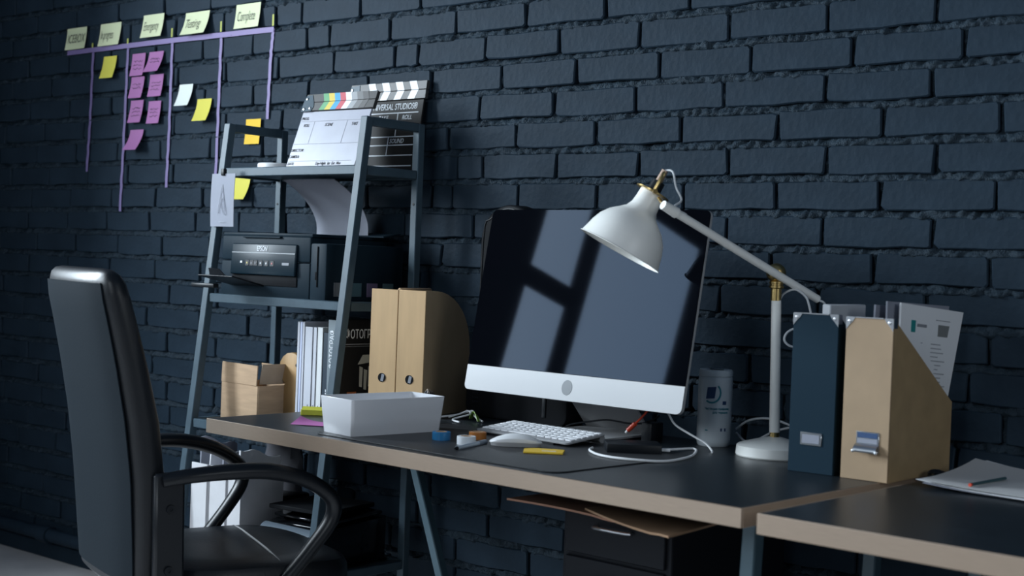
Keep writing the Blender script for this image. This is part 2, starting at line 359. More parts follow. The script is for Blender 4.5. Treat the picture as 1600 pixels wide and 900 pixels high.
# ================================================================ desks
DESKTOP = mat('black_desk_laminate', (0.010, 0.015, 0.020), 0.34, spec=.4, var=0.12, vscale=30, bump=0.04, bscale=400)
BIRCH = mat('pale_ply_edge', (0.27, 0.20, 0.145), 0.6, var=0.10, vscale=30, stretch=(1, 1, 60))
def to_local(loc, rz):
    Mi = (Matrix.Translation(loc) @ Matrix.Rotation(rz, 4, 'Z')).inverted(); return lambda p: Mi @ Vector(p)
def desk(loc, rz, L, Dp, label):
    t = thing('desk', label, 'desk', (loc[0], loc[1], 0), rz)
    m = MB(); m.box((L / 2, Dp / 2, 0.733), (L - 0.004, Dp - 0.004, 0.0338), 0.0012, 1); part('tabletop', m, DESKTOP, t)
    m = MB(); m.box((L / 2, 0.0, 0.7329), (L, 0.003, 0.034), 0.0008, 1); part('front_edge_band', m, BIRCH, t)
    m = MB(); m.box((0.0, Dp / 2, 0.7329), (0.003, Dp - 0.004, 0.034), 0.0008, 1); part('side_edge_band', m, BIRCH, t)
    m = MB(); m.box((L, Dp / 2, 0.7329), (0.003, Dp - 0.004, 0.034), 0.0008, 1); part('side_edge_band', m, BIRCH, t)
    return t
LEGM = mat('blue_steel_leg', (0.045, 0.085, 0.11), 0.45)
dl = (-2.688, -0.805, 0); da = -0.0401
d1 = desk(dl, da, 1.497, 0.735, 'long black-topped desk with pale wooden edge carrying the computer')
g = to_local(dl, da)
def leg(t, a, b_, w=0.026, d=0.026):
    m = MB(); m.bar(a, b_, w, d, (0, 1, 0), 0.003); return part('leg', m, LEGM, t)
leg(d1, g((-2.545, -0.27, 0.716)), g((-2.265, -0.27, 0.0)))
leg(d1, g((-1.262, -0.70, 0.716)), g((-1.285, -0.70, 0.0)), 0.03, 0.03)
leg(d1, g((-1.262, -0.20, 0.716)), g((-1.285, -0.20, 0.0)), 0.03, 0.03)
m = MB(); m.bar(g((-1.262, -0.70, 0.706)), g((-1.262, -0.20, 0.706)), 0.02, 0.03); part('cross_rail', m, LEGM, d1)
m = MB(); m.box(g((-2.545, -0.27, 0.708)), (0.09, 0.06, 0.015)); part('mounting_plate', m, LEGM, d1)
d2l = (-1.150, -0.888, 0); d2a = -0.0335
d2 = desk(d2l, d2a, 1.3, 0.735, 'second black-topped desk at the right edge holding the paper sheets')
leg(d2, (0.27, 0.25, 0.716), (0.27, 0.25, 0.0)); leg(d2, (0.95, 0.08, 0.716), (0.95, 0.08, 0.0)); leg(d2, (0.95, 0.62, 0.716), (0.95, 0.62, 0.0)); leg(d2, (0.27, 0.62, 0.716), (0.27, 0.62, 0.0))
# ================================================================ ladder shelf
LX0, LX1 = -3.285, -2.715; RY = -0.085
fy = lambda z: -0.287 - 0.118 * (1.517 - z)
o0 = Vector((-3.0, -0.25, 0))
t = thing('ladder_shelf', 'tall blue-grey steel ladder shelf with slanted front legs against the brick wall', 'shelf', o0)
for x in (LX0, LX1):
    m = MB(); m.bar(Vector((x, RY, 0)) - o0, Vector((x, RY, 1.523)) - o0, 0.024, 0.024, (0, 1, 0), 0.002); pl = part('leg', m, STEEL, t)
    for z in (0.62, 1.30):
        m = MB(); m.cyl(Vector((x, RY - 0.0118, z)) - o0, Vector((x, RY - 0.0135, z)) - o0, 0.0035, n=10); part('bolt', m, BLACKP, pl)
    m = MB(); m.bar(Vector((x, fy(0), 0)) - o0, Vector((x, fy(1.523), 1.523)) - o0, 0.026, 0.024, (0, 1, 0), 0.002); part('leg', m, STEEL, t)
    m = MB(); m.bar(Vector((x, fy(1.51) + .01, 1.512)) - o0, Vector((x, RY - .01, 1.512)) - o0, 0.022, 0.024, (0, 0, 1), 0.002); part('top_rail', m, STEEL, t)
for z in (1.393, 1.028, 0.668, 0.31):
    s = thing if 0 else None
    m = MB(); yf = fy(z) + .002; xa, xb = LX0 + .013, LX1 - .013; xm = (xa + xb) / 2
    m.box(Vector((xm, yf, z - .0125)) - o0, (xb - xa, 0.02, 0.025), 0.002, 1); part('shelf_front_bar', m, STEEL, t)
    m = MB(); m.box(Vector((xm, RY, z - .0125)) - o0, (xb - xa, 0.02, 0.025), 0.002, 1); part('shelf_rear_bar', m, STEEL, t)
    for x in (LX0 , LX1 ):
        m = MB(); m.box(Vector((x, (yf + RY) / 2, z - .0125)) - o0, (0.02, abs(yf - RY) - .026, 0.025), 0.002, 1); part('shelf_side_bar', m, STEEL, t)
    m = MB(); m.box(Vector((xm, (yf + RY) / 2, z - .016)) - o0, (xb - xa, abs(yf - RY) - .02, 0.008)); part('shelf_plate', m, STEEL, t)
# ---- print clipped to the left leg
t = thing('hanging_print', 'small white card with a faint sketch clipped to the shelf leg', 'card', (-3.235, -0.338, 1.30))
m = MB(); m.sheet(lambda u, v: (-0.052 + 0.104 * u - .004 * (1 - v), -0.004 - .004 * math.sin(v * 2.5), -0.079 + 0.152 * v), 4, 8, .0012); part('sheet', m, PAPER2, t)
m = MB()
rr = random.Random(3); base = [(-.022, -.045), (-.012, .0), (-.004, .035), (.002, .04), (.008, .01), (.020, -.045), (.002, -.038), (-.006, -.01), (.006, .005), (.012, -.03), (-.012, -.03)]
m.tube([(a, -.0083, b_) for a, b_ in base], .0003, 4, 3); m.tube([(a * .6, -.0083, b_ * .9 - .003) for a, b_ in base], .0003, 4, 3); m.tube([(a * .8 + .002, -.0083, b_ * .8 - .006) for a, b_ in base[::-1]], .0003, 4, 3)
part('sketch', m, mat('pencil_grey', (.42, .44, .50), .8), t)
m = MB(); m.box((0.0, -.0078, -0.066), (.028, .0006, .0012)); part('caption', m, mat('pencil_grey', (.42, .44, .50), .8), t)
m = MB(); m.box((0.0, -.006, .077), (.013, .012, .02), .002); part('clip', m, BLACKP, t)
# ================================================================ clapperboards
def clapper(name, loc, rot, W_, H_, face, stickcols, label, lines, texts, hinge, line_mat, txt_mat):
    t = thing(name, label, 'clapperboard', loc, rot=rot)
    m = MB(); m.box((0, 0, H_ / 2), (W_, .006, H_), .001, 1); part('slate', m, face, t)
    F = lambda x, z, y=-.0034: frame((x, y, z), (1, 0, 0), (0, 0, 1))
    for (x0, z0, x1, z1, w) in lines:
        m = MB(); m.bar((x0, -.0033, z0), (x1, -.0033, z1), .0006, w, (0, 1, 0)) if False else m.box(((x0 + x1) / 2, -.0032, (z0 + z1) / 2), (max(abs(x1 - x0), w), .0006, max(abs(z1 - z0), w))); part('rule', m, line_mat, t)
    for (s, x, z, size, sx) in texts: text(s, size, F(x, z), txt_mat, t, sx, 0.18, bold=.0001)
    sh = 0.026
    for q, z in enumerate((H_ + sh / 2 + .001, H_ + sh * 1.5 + .002)):
        st = MB(); st.box((0.004, -.002, z), (W_ + .008, .012, sh), .001, 1); so = part('clap_stick', st, mat('dark_stick', (0.05, 0.048, 0.046), .5), t)
        n = len(stickcols); w = (W_ - .05) / n
        for i, c in enumerate(stickcols):
            if c is None: continue
            x = -W_ / 2 + .05 + w * i; sl = .012 if q == 0 else -.012
            s0 = -sl; poly = [(x - sl / 2 * 1, -sh / 2 + .0004), (x + w - sl / 2, -sh / 2 + .0004), (x + w + sl / 2, sh / 2 - .0004), (x + sl / 2, sh / 2 - .0004)]
            mm = MB(); mm.prism(poly, .0008, frame((0, -.0078, z), (1, 0, 0), (0, 0, 1))); part('stripe', mm, c, so)
    m = MB(); hz = H_ + sh
    m.prism([(-W_ / 2 - .004, -sh - .002), (-W_ / 2 + .035, -sh - .002), (-W_ / 2 + .042, -.012), (-W_ / 2 + .036, .004 if hinge else sh), (-W_ / 2 + .024, sh - .002), (-W_ / 2 + .002, sh - .004), (-W_ / 2 - .004, 0)], .0015, frame((0, -.008, hz), (1, 0, 0), (0, 0, 1))); hp = part('hinge_plate', m, STEEL, t)
    for (a, b_) in ((-W_ / 2 + .008, .012), (-W_ / 2 + .006, -.02), (-W_ / 2 + .03, -.018)):
        m = MB(); m.lathe([(.0045, 0), (.004, .002), (0, .003)], 10, frame((a, -.0095, hz + b_), (1, 0, 0), (0, 0, 1))); part('screw', m, CHROME, hp)
    return t
C = lambda n, c: mat(n, c, .5)
cols1 = [None, C('stripe_green', (.10, .32, .14)), C('stripe_yellow', (.62, .47, .06)), C('stripe_blue', (.03, .30, .52)), C('stripe_red', (.50, .07, .09)), C('stripe_white', (.75, .77, .8)), C('stripe_grey', (.30, .31, .32)), C('stripe_mid_grey', (.15, .15, .15)), C('stripe_dark_grey', (.085, .082, .08)), None]
WS = mat('slate_white', (.34, .35, .41), .3, var=.05, vscale=14)
L1 = [(-.13, .145, .13, .145, .0012), (-.14, .075, .095, .075, .0012), (-.13, .022, .12, .022, .001), (-.075, .11, -.0751, .11, .0)]
lines1 = [(-.132, .150, .132, .150, .0012), (-.136, .078, .132, .078, .0012), (-.13, .024, .118, .024, .0012)]
W1_, H1 = .272, .182
T1 = [('PROD.', -.132, .155, .013, .8), ('ROLL', -.116, .133, .013, .75), ('SCENE', -.03, .133, .014, .75), ('TAKE', .075, .133, .013, .75), ('DIRECTOR:', -.136, .054, .013, .8), ('CAMERA:', -.136, .034, .013, .8), ('DATE:', -.132, .012, .012, .8), ('Day-Night  Int  Ext  Mos', -.02, .012, .0125, .8), ('Filter', -.02, .0015, .009, .8), ('Sync', .08, .0015, .009, .8)]
V1 = [(-.075, .078, -.075, .150, .0012), (.055, .078, .055, .150, .0012)]
clapper('clapperboard', (-2.956, -0.232, 1.391), (-0.36, 0, math.radians(2)), W1_, H1, WS, cols1, 'white clapperboard with rainbow striped sticks on the top shelf', lines1 + V1, T1, True, GREYINK, INK)
SW = C('stripe_white', (.75, .77, .8)); KB = mat('slate_black', (.022, .021, .020), .6, var=.1, spec=.25)
cols2 = [None, SW, None, SW, None, SW, None, SW, None]
lines2 = [(-.13, .178, .135, .178, .003), (-.13, .108, .135, .108, .003), (-.13, .083, .135, .083, .003), (-.13, .053, .135, .053, .003), (-.13, .022, .135, .022, .003), (.055, .108, .055, .178, .003), (.03, .053, .03, .108, .003)]
T2 = [('UNIVERSAL STUDIOS', .132, .188, .026, .78)]
cb = clapper('clapperboard', (-2.912, -0.050, 1.390), (-0.15, 0, 0), .30, .215, KB, cols2, 'black clapperboard with white chevron sticks leaning on the brick wall', lines2, [('TAKE', -.022, .158, .019, .85), ('ROLL', .073, .158, .019, .85), ('SOUND', .036, .089, .019, .85)], False, WHITEINK, WHITEINK)
text('UNIVERSAL STUDIOS®', .026, frame((.128, -.0034, .188), (1, 0, 0), (0, 0, 1)), WHITEINK, cb, .72, .12, 'RIGHT', bold=.0001)
m = MB(); m.lathe([(.055, 0), (.058, .003), (.058, .026), (.055, .029), (.036, .029), (.036, .0), (.055, 0)], 48, cap=False)
solo('tape_roll', m, WHITE, 'flat white disc-shaped tape roll on the top shelf beside the white clapperboard', 'tape', (-3.165, -0.205, 1.3815))
# ================================================================ printer
PB = mat('printer_charcoal', (.010, .021, .031), .5, bump=.03, bscale=500, spec=.08); PG = mat('printer_panel', (.006, .017, .026), .3, spec=.12)
px0, px1, py0, py1, pz = -3.245, -2.803, -.333, -.035, 1.017
pc = Vector(((px0 + px1) / 2, (py0 + py1) / 2, pz)); t = thing('printer', 'black inkjet printer with control panel on the middle shelf', 'printer', pc)
w = px1 - px0; dp = py1 - py0; fx = -w / 2; fr = -dp / 2; mx = w / 2 - .066
m = MB(); m.box(((fx + mx) / 2, 0, .058), (mx - fx, dp, .100), .004); part('body', m, PB, t)
m = MB(); m.box(((fx + mx) / 2, .0, .145), (mx - fx, dp, .07), .006); part('scanner_unit', m, PB, t)
m = MB(); m.box(((fx + mx) / 2, .005, .184), (mx - fx + .004, dp, .010), .003); m.box(((fx + mx) / 2 - .01, fr - .001, .177), (.16, .012, .005), .001, 1); part('scanner_lid', m, PB, t)
tk = MB(); tk.box((mx + .033, 0, .086), (.064, dp, .156), .006); tk_ = part('ink_tank', tk, PB, t)
m = MB(); m.box((mx + .032, fr - .001, .10), (.0015, .004, .11)); part('seam', m, BLACKM, tk_)
m = MB(); m.box((mx + .028, fr - .001, .075), (.006, .006, .022), .002); part('latch', m, BLACKM, tk_)
inks = [(.16, .17, .18), (.07, .13, .15), (.15, .12, .2), (.09, .15, .16)]
for i in range(4):
    m = MB(); m.box((w / 2 + .0008, fr + .05 + i * .062, .040), (.0016, .042, .038), .0006, 1); part('ink_window', m, mat('ink_window_%s' % 'abcd'[i], inks[i], .3), tk_)
cp = Vector((fx + .190, fr - .004, .114)); Rt = Matrix.Rotation(math.radians(-4), 4, 'X')
m = MB(); m.box((0, 0, 0), (.275, .010, .088), .004, 3, None, Matrix.Translation(cp) @ Rt); pan = part('control_panel', m, PG, t)
PF = lambda x, z, y=-.0062: Matrix.Translation(cp) @ Rt @ frame((x, y, z), (1, 0, 0), (0, 0, 1))
m = MB(); m.box((0, -.0055, .018), (.268, .001, .0022), 0, 1, None, Matrix.Translation(cp) @ Rt); part('trim_line', m, mat('trim_grey', (.20, .22, .24), .4), pan)
text('EPSON', .020, PF(-.004, .0235), WHITEINK, pan, .72, 0, 'CENTER', bold=.0001)
for i, x in enumerate((-.064, -.045, -.028, -.006, .018, .042)):
    m = MB(); m.box((x, -.0055, -.011), (.016, .0012, .016), .0005, 1, None, Matrix.Translation(cp) @ Rt); bt = part('button', m, BLACKP, pan)
    m = MB(); m.box((x, -.0064, -.011), (.004, .0006, .005), 0, 1, None, Matrix.Translation(cp) @ Rt); part('symbol', m, [mat('amber_led', (.5, .4, .08), .5), GREYINK, GREYINK, WHITEINK, WHITEINK, mat('red_led', (.4, .08, .08), .5)][i], bt)
m = MB(); m.box((-.090, -.0058, -.009), (.008, .001, .006), 0, 1, None, Matrix.Translation(cp) @ Rt); part('wifi_symbol', m, WHITEINK, pan)
m = MB(); m.box((.098, -.0055, -.011), (.028, .0008, .007), 0, 1, None, Matrix.Translation(cp) @ Rt); part('model_plate', m, GREYINK, pan)
m = MB(); m.box((fx + .190, fr + .0025, .056), (.275, .012, .030), .002); part('paper_slot', m, BLACKM, t)
ot = MB(); ot.box((fx + .115, fr - .055, .052), (.15, .12, .004), .0015, 1, (math.radians(-12), 0, 0)); ot_ = part('output_tray', ot, BLACKP, t)
m = MB(); m.prism([(0, 0), (.085, 0), (.045, .032), (0, .034)], .003, frame((fx + .012, fr - .045, .052), (1, 0, 0), (0, -.25, 1))); part('tray_flap', m, BLACKP, ot_)
m = MB(); m.box((fx + .07, fr - .112, .036), (.10, .02, .012), .003); part('tray_stop', m, BLACKP, ot_)
sp = MB(); sp.box((fx + .30, .11, .195), (.26, .07, .005), .001, 1, (.15, 0, 0)); part('rear_feed_cover', sp, PB, t)
m = MB()
def psh(u, v):
    s = v * .20; bend = max(0, v - .2); return (-3.105 + .215 * u - .03 * bend, -.105 - .17 * bend ** 1.7 + .03 * (u - .5) ** 2, 1.195 + .20 * v - .05 * bend ** 2)
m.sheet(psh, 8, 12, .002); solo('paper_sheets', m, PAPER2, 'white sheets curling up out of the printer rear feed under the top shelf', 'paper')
# ================================================================ tier with the box, figure and books  (plate top at z 0.656)
ZT = .657
KRAFT = mat('brown_cardboard', (.46, .31, .19), .8, var=.10, vscale=12, bump=.08, bscale=90, stretch=(1, 1, 6))
KRAFT_IN = mat('cardboard_inside', (.43, .33, .24), .8, var=.08)
bx = (-3.168, -.235, ZT); t = thing('cardboard_box', 'small open brown cardboard box with torn flaps on the lower shelf', 'box', bx, math.radians(-3))
bw, bd, bh = .172, .15, .115
for (nm, c, s) in (('front_panel', (0, -bd / 2, bh / 2), (bw, .004, bh)), ('rear_panel', (0, bd / 2, bh / 2), (bw, .004, bh)), ('side_panel', (-bw / 2, 0, bh / 2), (.004, bd, bh)), ('side_panel', (bw / 2, 0, bh / 2), (.004, bd, bh)), ('bottom_panel', (0, 0, .002), (bw, bd, .004))):
    m = MB(); m.box(c, s, .001, 1); part(nm, m, KRAFT, t)
m = MB(); m.box((-.002, -bd / 2 - .001, bh + .029), (bw - .004, .0035, .058), .001, 1, (-.03, .01, 0)); part('flap', m, KRAFT, t)
m = MB(); m.box((bw / 2 - .004, 0, bh + .032), (.0035, bd - .02, .06), .001, 1, (0, .25, 0)); part('flap', m, KRAFT_IN, t)
m = MB(); m.box((0, bd / 2 - .008, bh + .025), (bw - .02, .0035, .055), .001, 1, (.35, 0, 0)); part('flap', m, KRAFT, t)
PLY = mat('laminated_wood', (.45, .27, .11), .55, var=.18, vscale=7, stretch=(6, 1, .4))
prof = []
for i in range(24):
    a = PI / 2 - i / 23 * 2 * PI * .92 - .08 * PI; prof.append((.052 * math.cos(a), .170 + .046 * math.sin(a)))
prof = [p for p in prof]
poly = []
for i in range(18):
    a = -PI / 2 + .28 + (2 * PI - 0.0) * 0; 
def lobes():
    pts = []
    for i in range(15):
        a = math.radians(-62 + i * (304 / 14)); pts.append((.052 * math.cos(a), .163 + .048 * math.sin(a)))
    for i in range(17):
        a = math.radians(118 + i * (304 / 16)); pts.append((.062 * math.cos(a), .060 + .060 * math.sin(a)))
    return pts
m = MB(); m.prism(lobes(), .022, frame((0, .011, 0), (1, 0, 0), (0, 0, 1)), .002, 2)
wf = thing('wooden_figure', 'rounded two-lobed laminated wood figure between the box and white folders', 'figure', (-3.052, -.215, ZT), math.radians(-2)); part('body', m, PLY, wf)
m = MB(); m.lathe([(.006, 0), (.005, .002), (0, .003)], 14, frame((.028, -.0112, .176), (1, 0, 0), (0, 0, 1))); part('eye_knob', m, BLACKP, wf)
yb = -.287
def dashes(x, z, mt, par, n=7):
    m = MB(); q = random.Random(int(z * 1000)); zz = z
    for i in range(n):
        h_ = q.uniform(.003, .009); m.box((x, -.0004, zz + h_ / 2), (.0035, .0006, h_)); zz += h_ + .0022
    return part('fine_print', m, mt, par)
def book(name, label, x0, x1, top, depth, cover, pages=True, cat='book', lean=0.0):
    w_ = x1 - x0; h = top - ZT; t = thing(name, label, cat, ((x0 + x1) / 2, yb, ZT), 0, rot=(0, lean, 0))
    c = min(.0025, w_ * .2)
    m = MB(); m.box((-w_ / 2 + c / 2, depth / 2, h / 2), (c, depth, h), .0006, 1); part('cover', m, cover, t)
    m = MB(); m.box((w_ / 2 - c / 2, depth / 2, h / 2), (c, depth, h), .0006, 1); part('cover', m, cover, t)
    m = MB(); m.box((0, c / 2, h / 2), (w_, c, h), .0008, 1); part('spine', m, cover, t)
    m = MB(); m.box((0, depth / 2, h / 2), (w_ - 2 * c, depth - .006, h - .006)); part('pages', m, PAPER, t)
    return t
FW = mat('folder_white', (.56, .58, .64), .5); FL = mat('folder_lilac', (.55, .60, .78), .55)
for i, (a, b_, tp, lb) in enumerate(((-2.960, -2.950, .962, 'leftmost thin white folder next to the wooden figure'), (-2.949, -2.940, .962, 'second thin white folder from the wooden figure'), (-2.939, -2.931, .962, 'third thin white folder from the wooden figure, against the thick white book'))):
    book('folder', lb, a, b_, tp, .18, FW if i != 1 else FL, cat='folder')
bA = book('book', 'thick white book just right of the thin white folders', -2.929, -2.897, .950, .17, FW)
bB = book('book', 'white book beside the dark blue book on the lower shelf', -2.895, -2.880, .950, .17, FW); bC = book('book', 'slim white book with grey edge left of the dark blue book', -2.878, -2.856, .951, .15, mat('book_offwhite', (.70, .72, .72), .5))
for bb, x, z in ((bA, .004, .03), (bB, .0, .03), (bC, .0, .03)):
    dashes(x, z, GREYINK, bb)
bD = book('book', 'dark navy book with small white spine title on the lower shelf', -2.854, -2.826, .938, .16, mat('book_navy', (.018, .035, .055), .4))
dashes(.002, .07, WHITEINK, bD)
t = thing('book', 'tall grey-spined photography book with black illustrated cover beside the shelf leg', 'book', (-2.805, yb - .012, ZT)); h = .318; w_ = .036; dp = .22
GS = mat('book_grey_spine', (.16, .20, .225), .5); CV = mat('book_black_cover', (.012, .012, .013), .35)
m = MB(); m.box((0, .0015, h / 2), (w_, .003, h), .001, 1); sp_ = part('spine', m, GS, t)
for s in (-1, 1):
    m = MB(); m.box((s * (w_ / 2 - .0015), dp / 2, h / 2), (.003, dp - .004, h), .0008, 1); cv = part('cover', m, CV, t)
m = MB(); m.box((0, dp / 2, h / 2), (w_ - .006, dp - .008, h - .008)); part('pages', m, PAPER, t)
text('ФОТОГРАФ', .024, frame((.007, -.0006, .185), (0, 0, 1), (-1, 0, 0)), WHITEINK, sp_, .78, bold=.0001)
dashes(-.003, .02, WHITEINK, sp_); dashes(-.003, .10, WHITEINK, sp_)
CF = lambda y, z: frame((w_ / 2 + .0004, y, z), (0, 1, 0), (0, 0, 1))
text('ФОТОГРАФ', .034, CF(.030, .268), WHITEINK, cv, .68, bold=.0001)
m = MB(); m.box((w_ / 2 + .0003, .11, .252), (.0005, .17, .002)); m.box((w_ / 2 + .0003, .11, .246), (.0005, .17, .001)); part('subtitle_rule', m, GREYINK, cv)
OR = mat('cover_orange', (.42, .13, .04), .5); CR = mat('cover_cream', (.45, .46, .42), .5)
for (y, z, ry, rz_) in ((.052, .10, .022, .016), (.048, .082, .024, .014), (.054, .066, .022, .013), (.060, .118, .018, .010)):
    m = MB(); m.prism([(ry * math.cos(a * PI / 8), rz_ * .55 * math.sin(a * PI / 8) + ry * .12 * math.cos(a * PI / 4)) for a in range(16)], .0006, CF(y, z)); part('printed_hand', m, OR, cv)
m = MB(); m.tube([(w_ / 2 + .0008, .092 + .022 * math.cos(a * PI / 10), .088 + .026 * math.sin(a * PI / 10)) for a in range(20)], .0010, 5, 1, closed=True); part('printed_lens', m, CR, cv)
for i in range(4):
    m = MB(); m.prism([(-.004, -.03), (.006, -.032), (.008, .022), (-.005, .026)], .0006, CF(.092 + i * .017, .165 - (i % 2) * .008)); part('printed_face', m, CR, cv)
m = MB(); m.prism([(-.03, -.012), (.05, -.004), (.05, .016), (-.012, .014)], .0006, CF(.11, .208)); part('printed_cap', m, CR, cv)
# ================================================================ magazine files on the desk (left)
KW = mat('birch_ply', (.56, .37, .19), .5, var=.14, vscale=6, stretch=(3, 3, .5), bump=.03, bscale=200)
KWS = mat('birch_ply_side', (.48, .35, .215), .55, var=.2, vscale=5, stretch=(3, 1, .6))
def mag_file(name, label, loc, rz, w_, dp, h, hlow, front, side, curve, holes, group=None):
    t = thing(name, label, 'file', loc, rz, group)
    m = MB(); m.box((0, .002, h / 2), (w_, .004, h), .0008, 1); f = part('front_panel', m, front, t)
    m = MB(); m.box((0, dp - .002, hlow / 2), (w_, .004, hlow), .0008, 1); part('rear_panel', m, side, t)
    m = MB(); m.box((0, dp / 2, .002), (w_ - .001, dp - .009, .004)); part('bottom_panel', m, side, t)
    pr = [(.0041, .0), (dp - .0041, .0), (dp - .0041, hlow)]
    if curve:
        for i in range(1, 9):
            a = i / 9; pr.append((dp - .0041 - (dp - .05) * (1 - math.cos(a * PI / 2)) ** 1.0 * 1.0, hlow + (h - hlow) * math.sin(a * PI / 2) ** .9))
        pr.append((.045, h))
    pr.append((.0041, h))
    for s in (-1, 1):
        m = MB(); m.prism(pr, .004, frame((s * (w_ / 2 - .002) - .002, 0, 0), (0, 1, 0), (0, 0, 1))); part('side_panel', m, side, t)
    return t, f
kr = math.radians(13)
KR = Matrix.Rotation(kr, 4, 'Z')
for i, lb in enumerate(('wooden magazine file with round hole, left of the pair behind the white tray', 'wooden magazine file with round hole, right of the pair next to the monitor')):
    p = Vector((-2.416, -.350, .7505)) + KR @ Vector((-.121 + i * .081, 0, 0))
    t, f = mag_file('magazine_file', lb, p, kr, .079, .245, .318, .155, KW, KWS, True, True, 'wooden magazine files on the desk')
    m = MB(); m.lathe([(.0115, 0), (.0115, .0008)], 24, frame((0, -.0002, .093), (1, 0, 0), (0, 0, 1))); fh = part('finger_hole', m, BLACKM, f)
    m = MB(); m.box((.002, -.0012, .093), (.008, .0005, .018), 0, 1, (0, .2, 0)); part('paper_glimpse', m, GREYINK, fh)
p = Vector((-2.416, -.350, .755)) + KR @ Vector((-.04, .11, .0))
m = MB(); m.box((0, .07, .115), (.02, .20, .225), .002, 1, (.0, 0, 0)); solo('paper_stack', m, PAPER2, 'printed papers sticking out of the right wooden magazine file', 'paper', p, kr)
m = MB(); m.box((0, .09, .158), (.012, .16, .316), .003, 1); solo('cardboard_folder', m, KRAFT, 'brown cardboard folder standing inside the left wooden magazine file', 'folder', Vector((-2.416, -.350, .7555)) + KR @ Vector((-.121, .06, 0)), kr)
# ================================================================ all-in-one computer
ALU = mat('silver_aluminium', (.335, .340, .350), .45, .15)
GLASS = mat('dark_screen_glass', (.002, .0025, .004), .03, spec=.058)
GLASS.node_tree.nodes['Principled BSDF'].inputs['Specular Tint'].default_value = (.45, .66, 1, 1)
psi, th = -.052, .182
t = thing('desktop_computer', 'large silver all-in-one computer with dark glossy screen on the desk', 'computer', (-1.951, -.369, .7502), psi)
Tl = Matrix.Translation((0, 0, .0858)) @ Matrix.Rotation(-th, 4, 'X')     # panel frame: x right, z up the panel, -y towards the viewer
def rrect(w, z0, z1, r, n=5, rb=True, rt=True):
    P = []
    for (cx, cz, a0, rd) in ((w / 2 - r, z0 + r, -90, rb), (w / 2 - r, z1 - r, 0, rt), (-w / 2 + r, z1 - r, 90, rt), (-w / 2 + r, z0 + r, 180, rb)):
        if not rd: P.append((math.copysign(w / 2, cx), z0 if cz < (z0 + z1) / 2 else z1)); continue
        for i in range(n + 1):
            a = math.radians(a0 + 90 * i / n); P.append((cx + r * math.cos(a), cz + r * math.sin(a)))
    return P
FM = Tl @ frame((0, 0, 0), (1, 0, 0), (0, 0, 1))
m = MB(); m.prism(rrect(.65, 0, .448, .014), .008, FM @ Matrix.Translation((0, 0, -.009)), .0008, 1); body = part('rear_shell', m, ALU, t)
m = MB()
rings = []
for k in range(7):
    s = 1 - k / 6 * .72; d = .009 + .048 * math.sin(k / 6 * PI / 2)
    rings.append([(Tl @ Vector((x * s, d, .224 + (z - .224) * s))) for x, z in rrect(.648, .001, .447, .014)])
m.loft(rings); part('rear_bulge', m, ALU, t)
m = MB(); m.prism(rrect(.65, 0, .0612, .014, 5, True, False), .0025, FM @ Matrix.Translation((0, 0, -.0009)), .0005, 1); chin = part('chin', m, ALU, t)
m = MB(); m.prism([(.0155 * math.cos(a * PI / 16), .0305 + .0175 * math.sin(a * PI / 16)) for a in range(32)], .0006, FM @ Matrix.Translation((0, 0, .0015))); part('logo', m, mat('logo_grey', (.115, .13, .145), .4), chin)
m = MB(); m.prism(rrect(.65, .0618, .448, .014, 5, False, True), .0025, FM @ Matrix.Translation((0, 0, -.0009)), .0003, 1); part('screen', m, GLASS, t)
st = MB(); ny = .235
pr = [(.050, .215), (.085, .15), (.135, .08), (.190, .022), (.206, .008), (.200, .0045), (.17, .004), (.02, .0035)]
rg_ = []
for y, z in pr:
    pass
st.sheet(lambda u, v: (lambda i, f: (-.098 + .196 * u, pr[i][0] + (pr[i + 1][0] - pr[i][0]) * f, pr[i][1] + (pr[i + 1][1] - pr[i][1]) * f))(min(6, int(v * 7)), v * 7 - min(6, int(v * 7))), 2, 7, .0045)
part('stand', st, ALU, t)
# black rounded case behind the computer
KC = mat('black_case', (.006, .007, .009), .6, bump=.05, bscale=200, spec=.12)
t = thing('equipment_case', 'black round-topped case standing behind the upper left of the computer', 'case', (-2.352, -.087, .7502), psi)
m = MB(); m.prism(rrect(.20, 0, .548, .097, 10), .056, frame((0, .028, 0), (1, 0, 0), (0, 0, 1)), .008, 3); part('shell', m, KC, t)
m = MB(); m.tube([(-.088, -.0285, .02), (-.088, -.0285, .45), (-.062, -.0285, .512), (0, -.0285, .538), (.062, -.0285, .512), (.088, -.0285, .45), (.088, -.0285, .02)], .0016, 6, 4); part('seam', m, BLACKP, t)
t = thing('black_box', 'low black box on the desk under the left half of the computer', 'box', (-2.235, -.165, .7502), psi)
m = MB(); m.prism(rrect(.345, 0, .125, .028, 6), .08, frame((0, .04, 0), (1, 0, 0), (0, 0, 1)), .006, 2); part('shell', m, KC, t)
m = MB()
for i in range(6):
    m = MB(); m.box((-.135, -.041, .092 - i * .011), (.022, .004, .005), .001, 1); part('vent_rib', m, BLACKP, t)
m = MB(); m.box((.10, -.0405, .05), (.012, .003, .06), .001); part('latch', m, BLACKP, t)
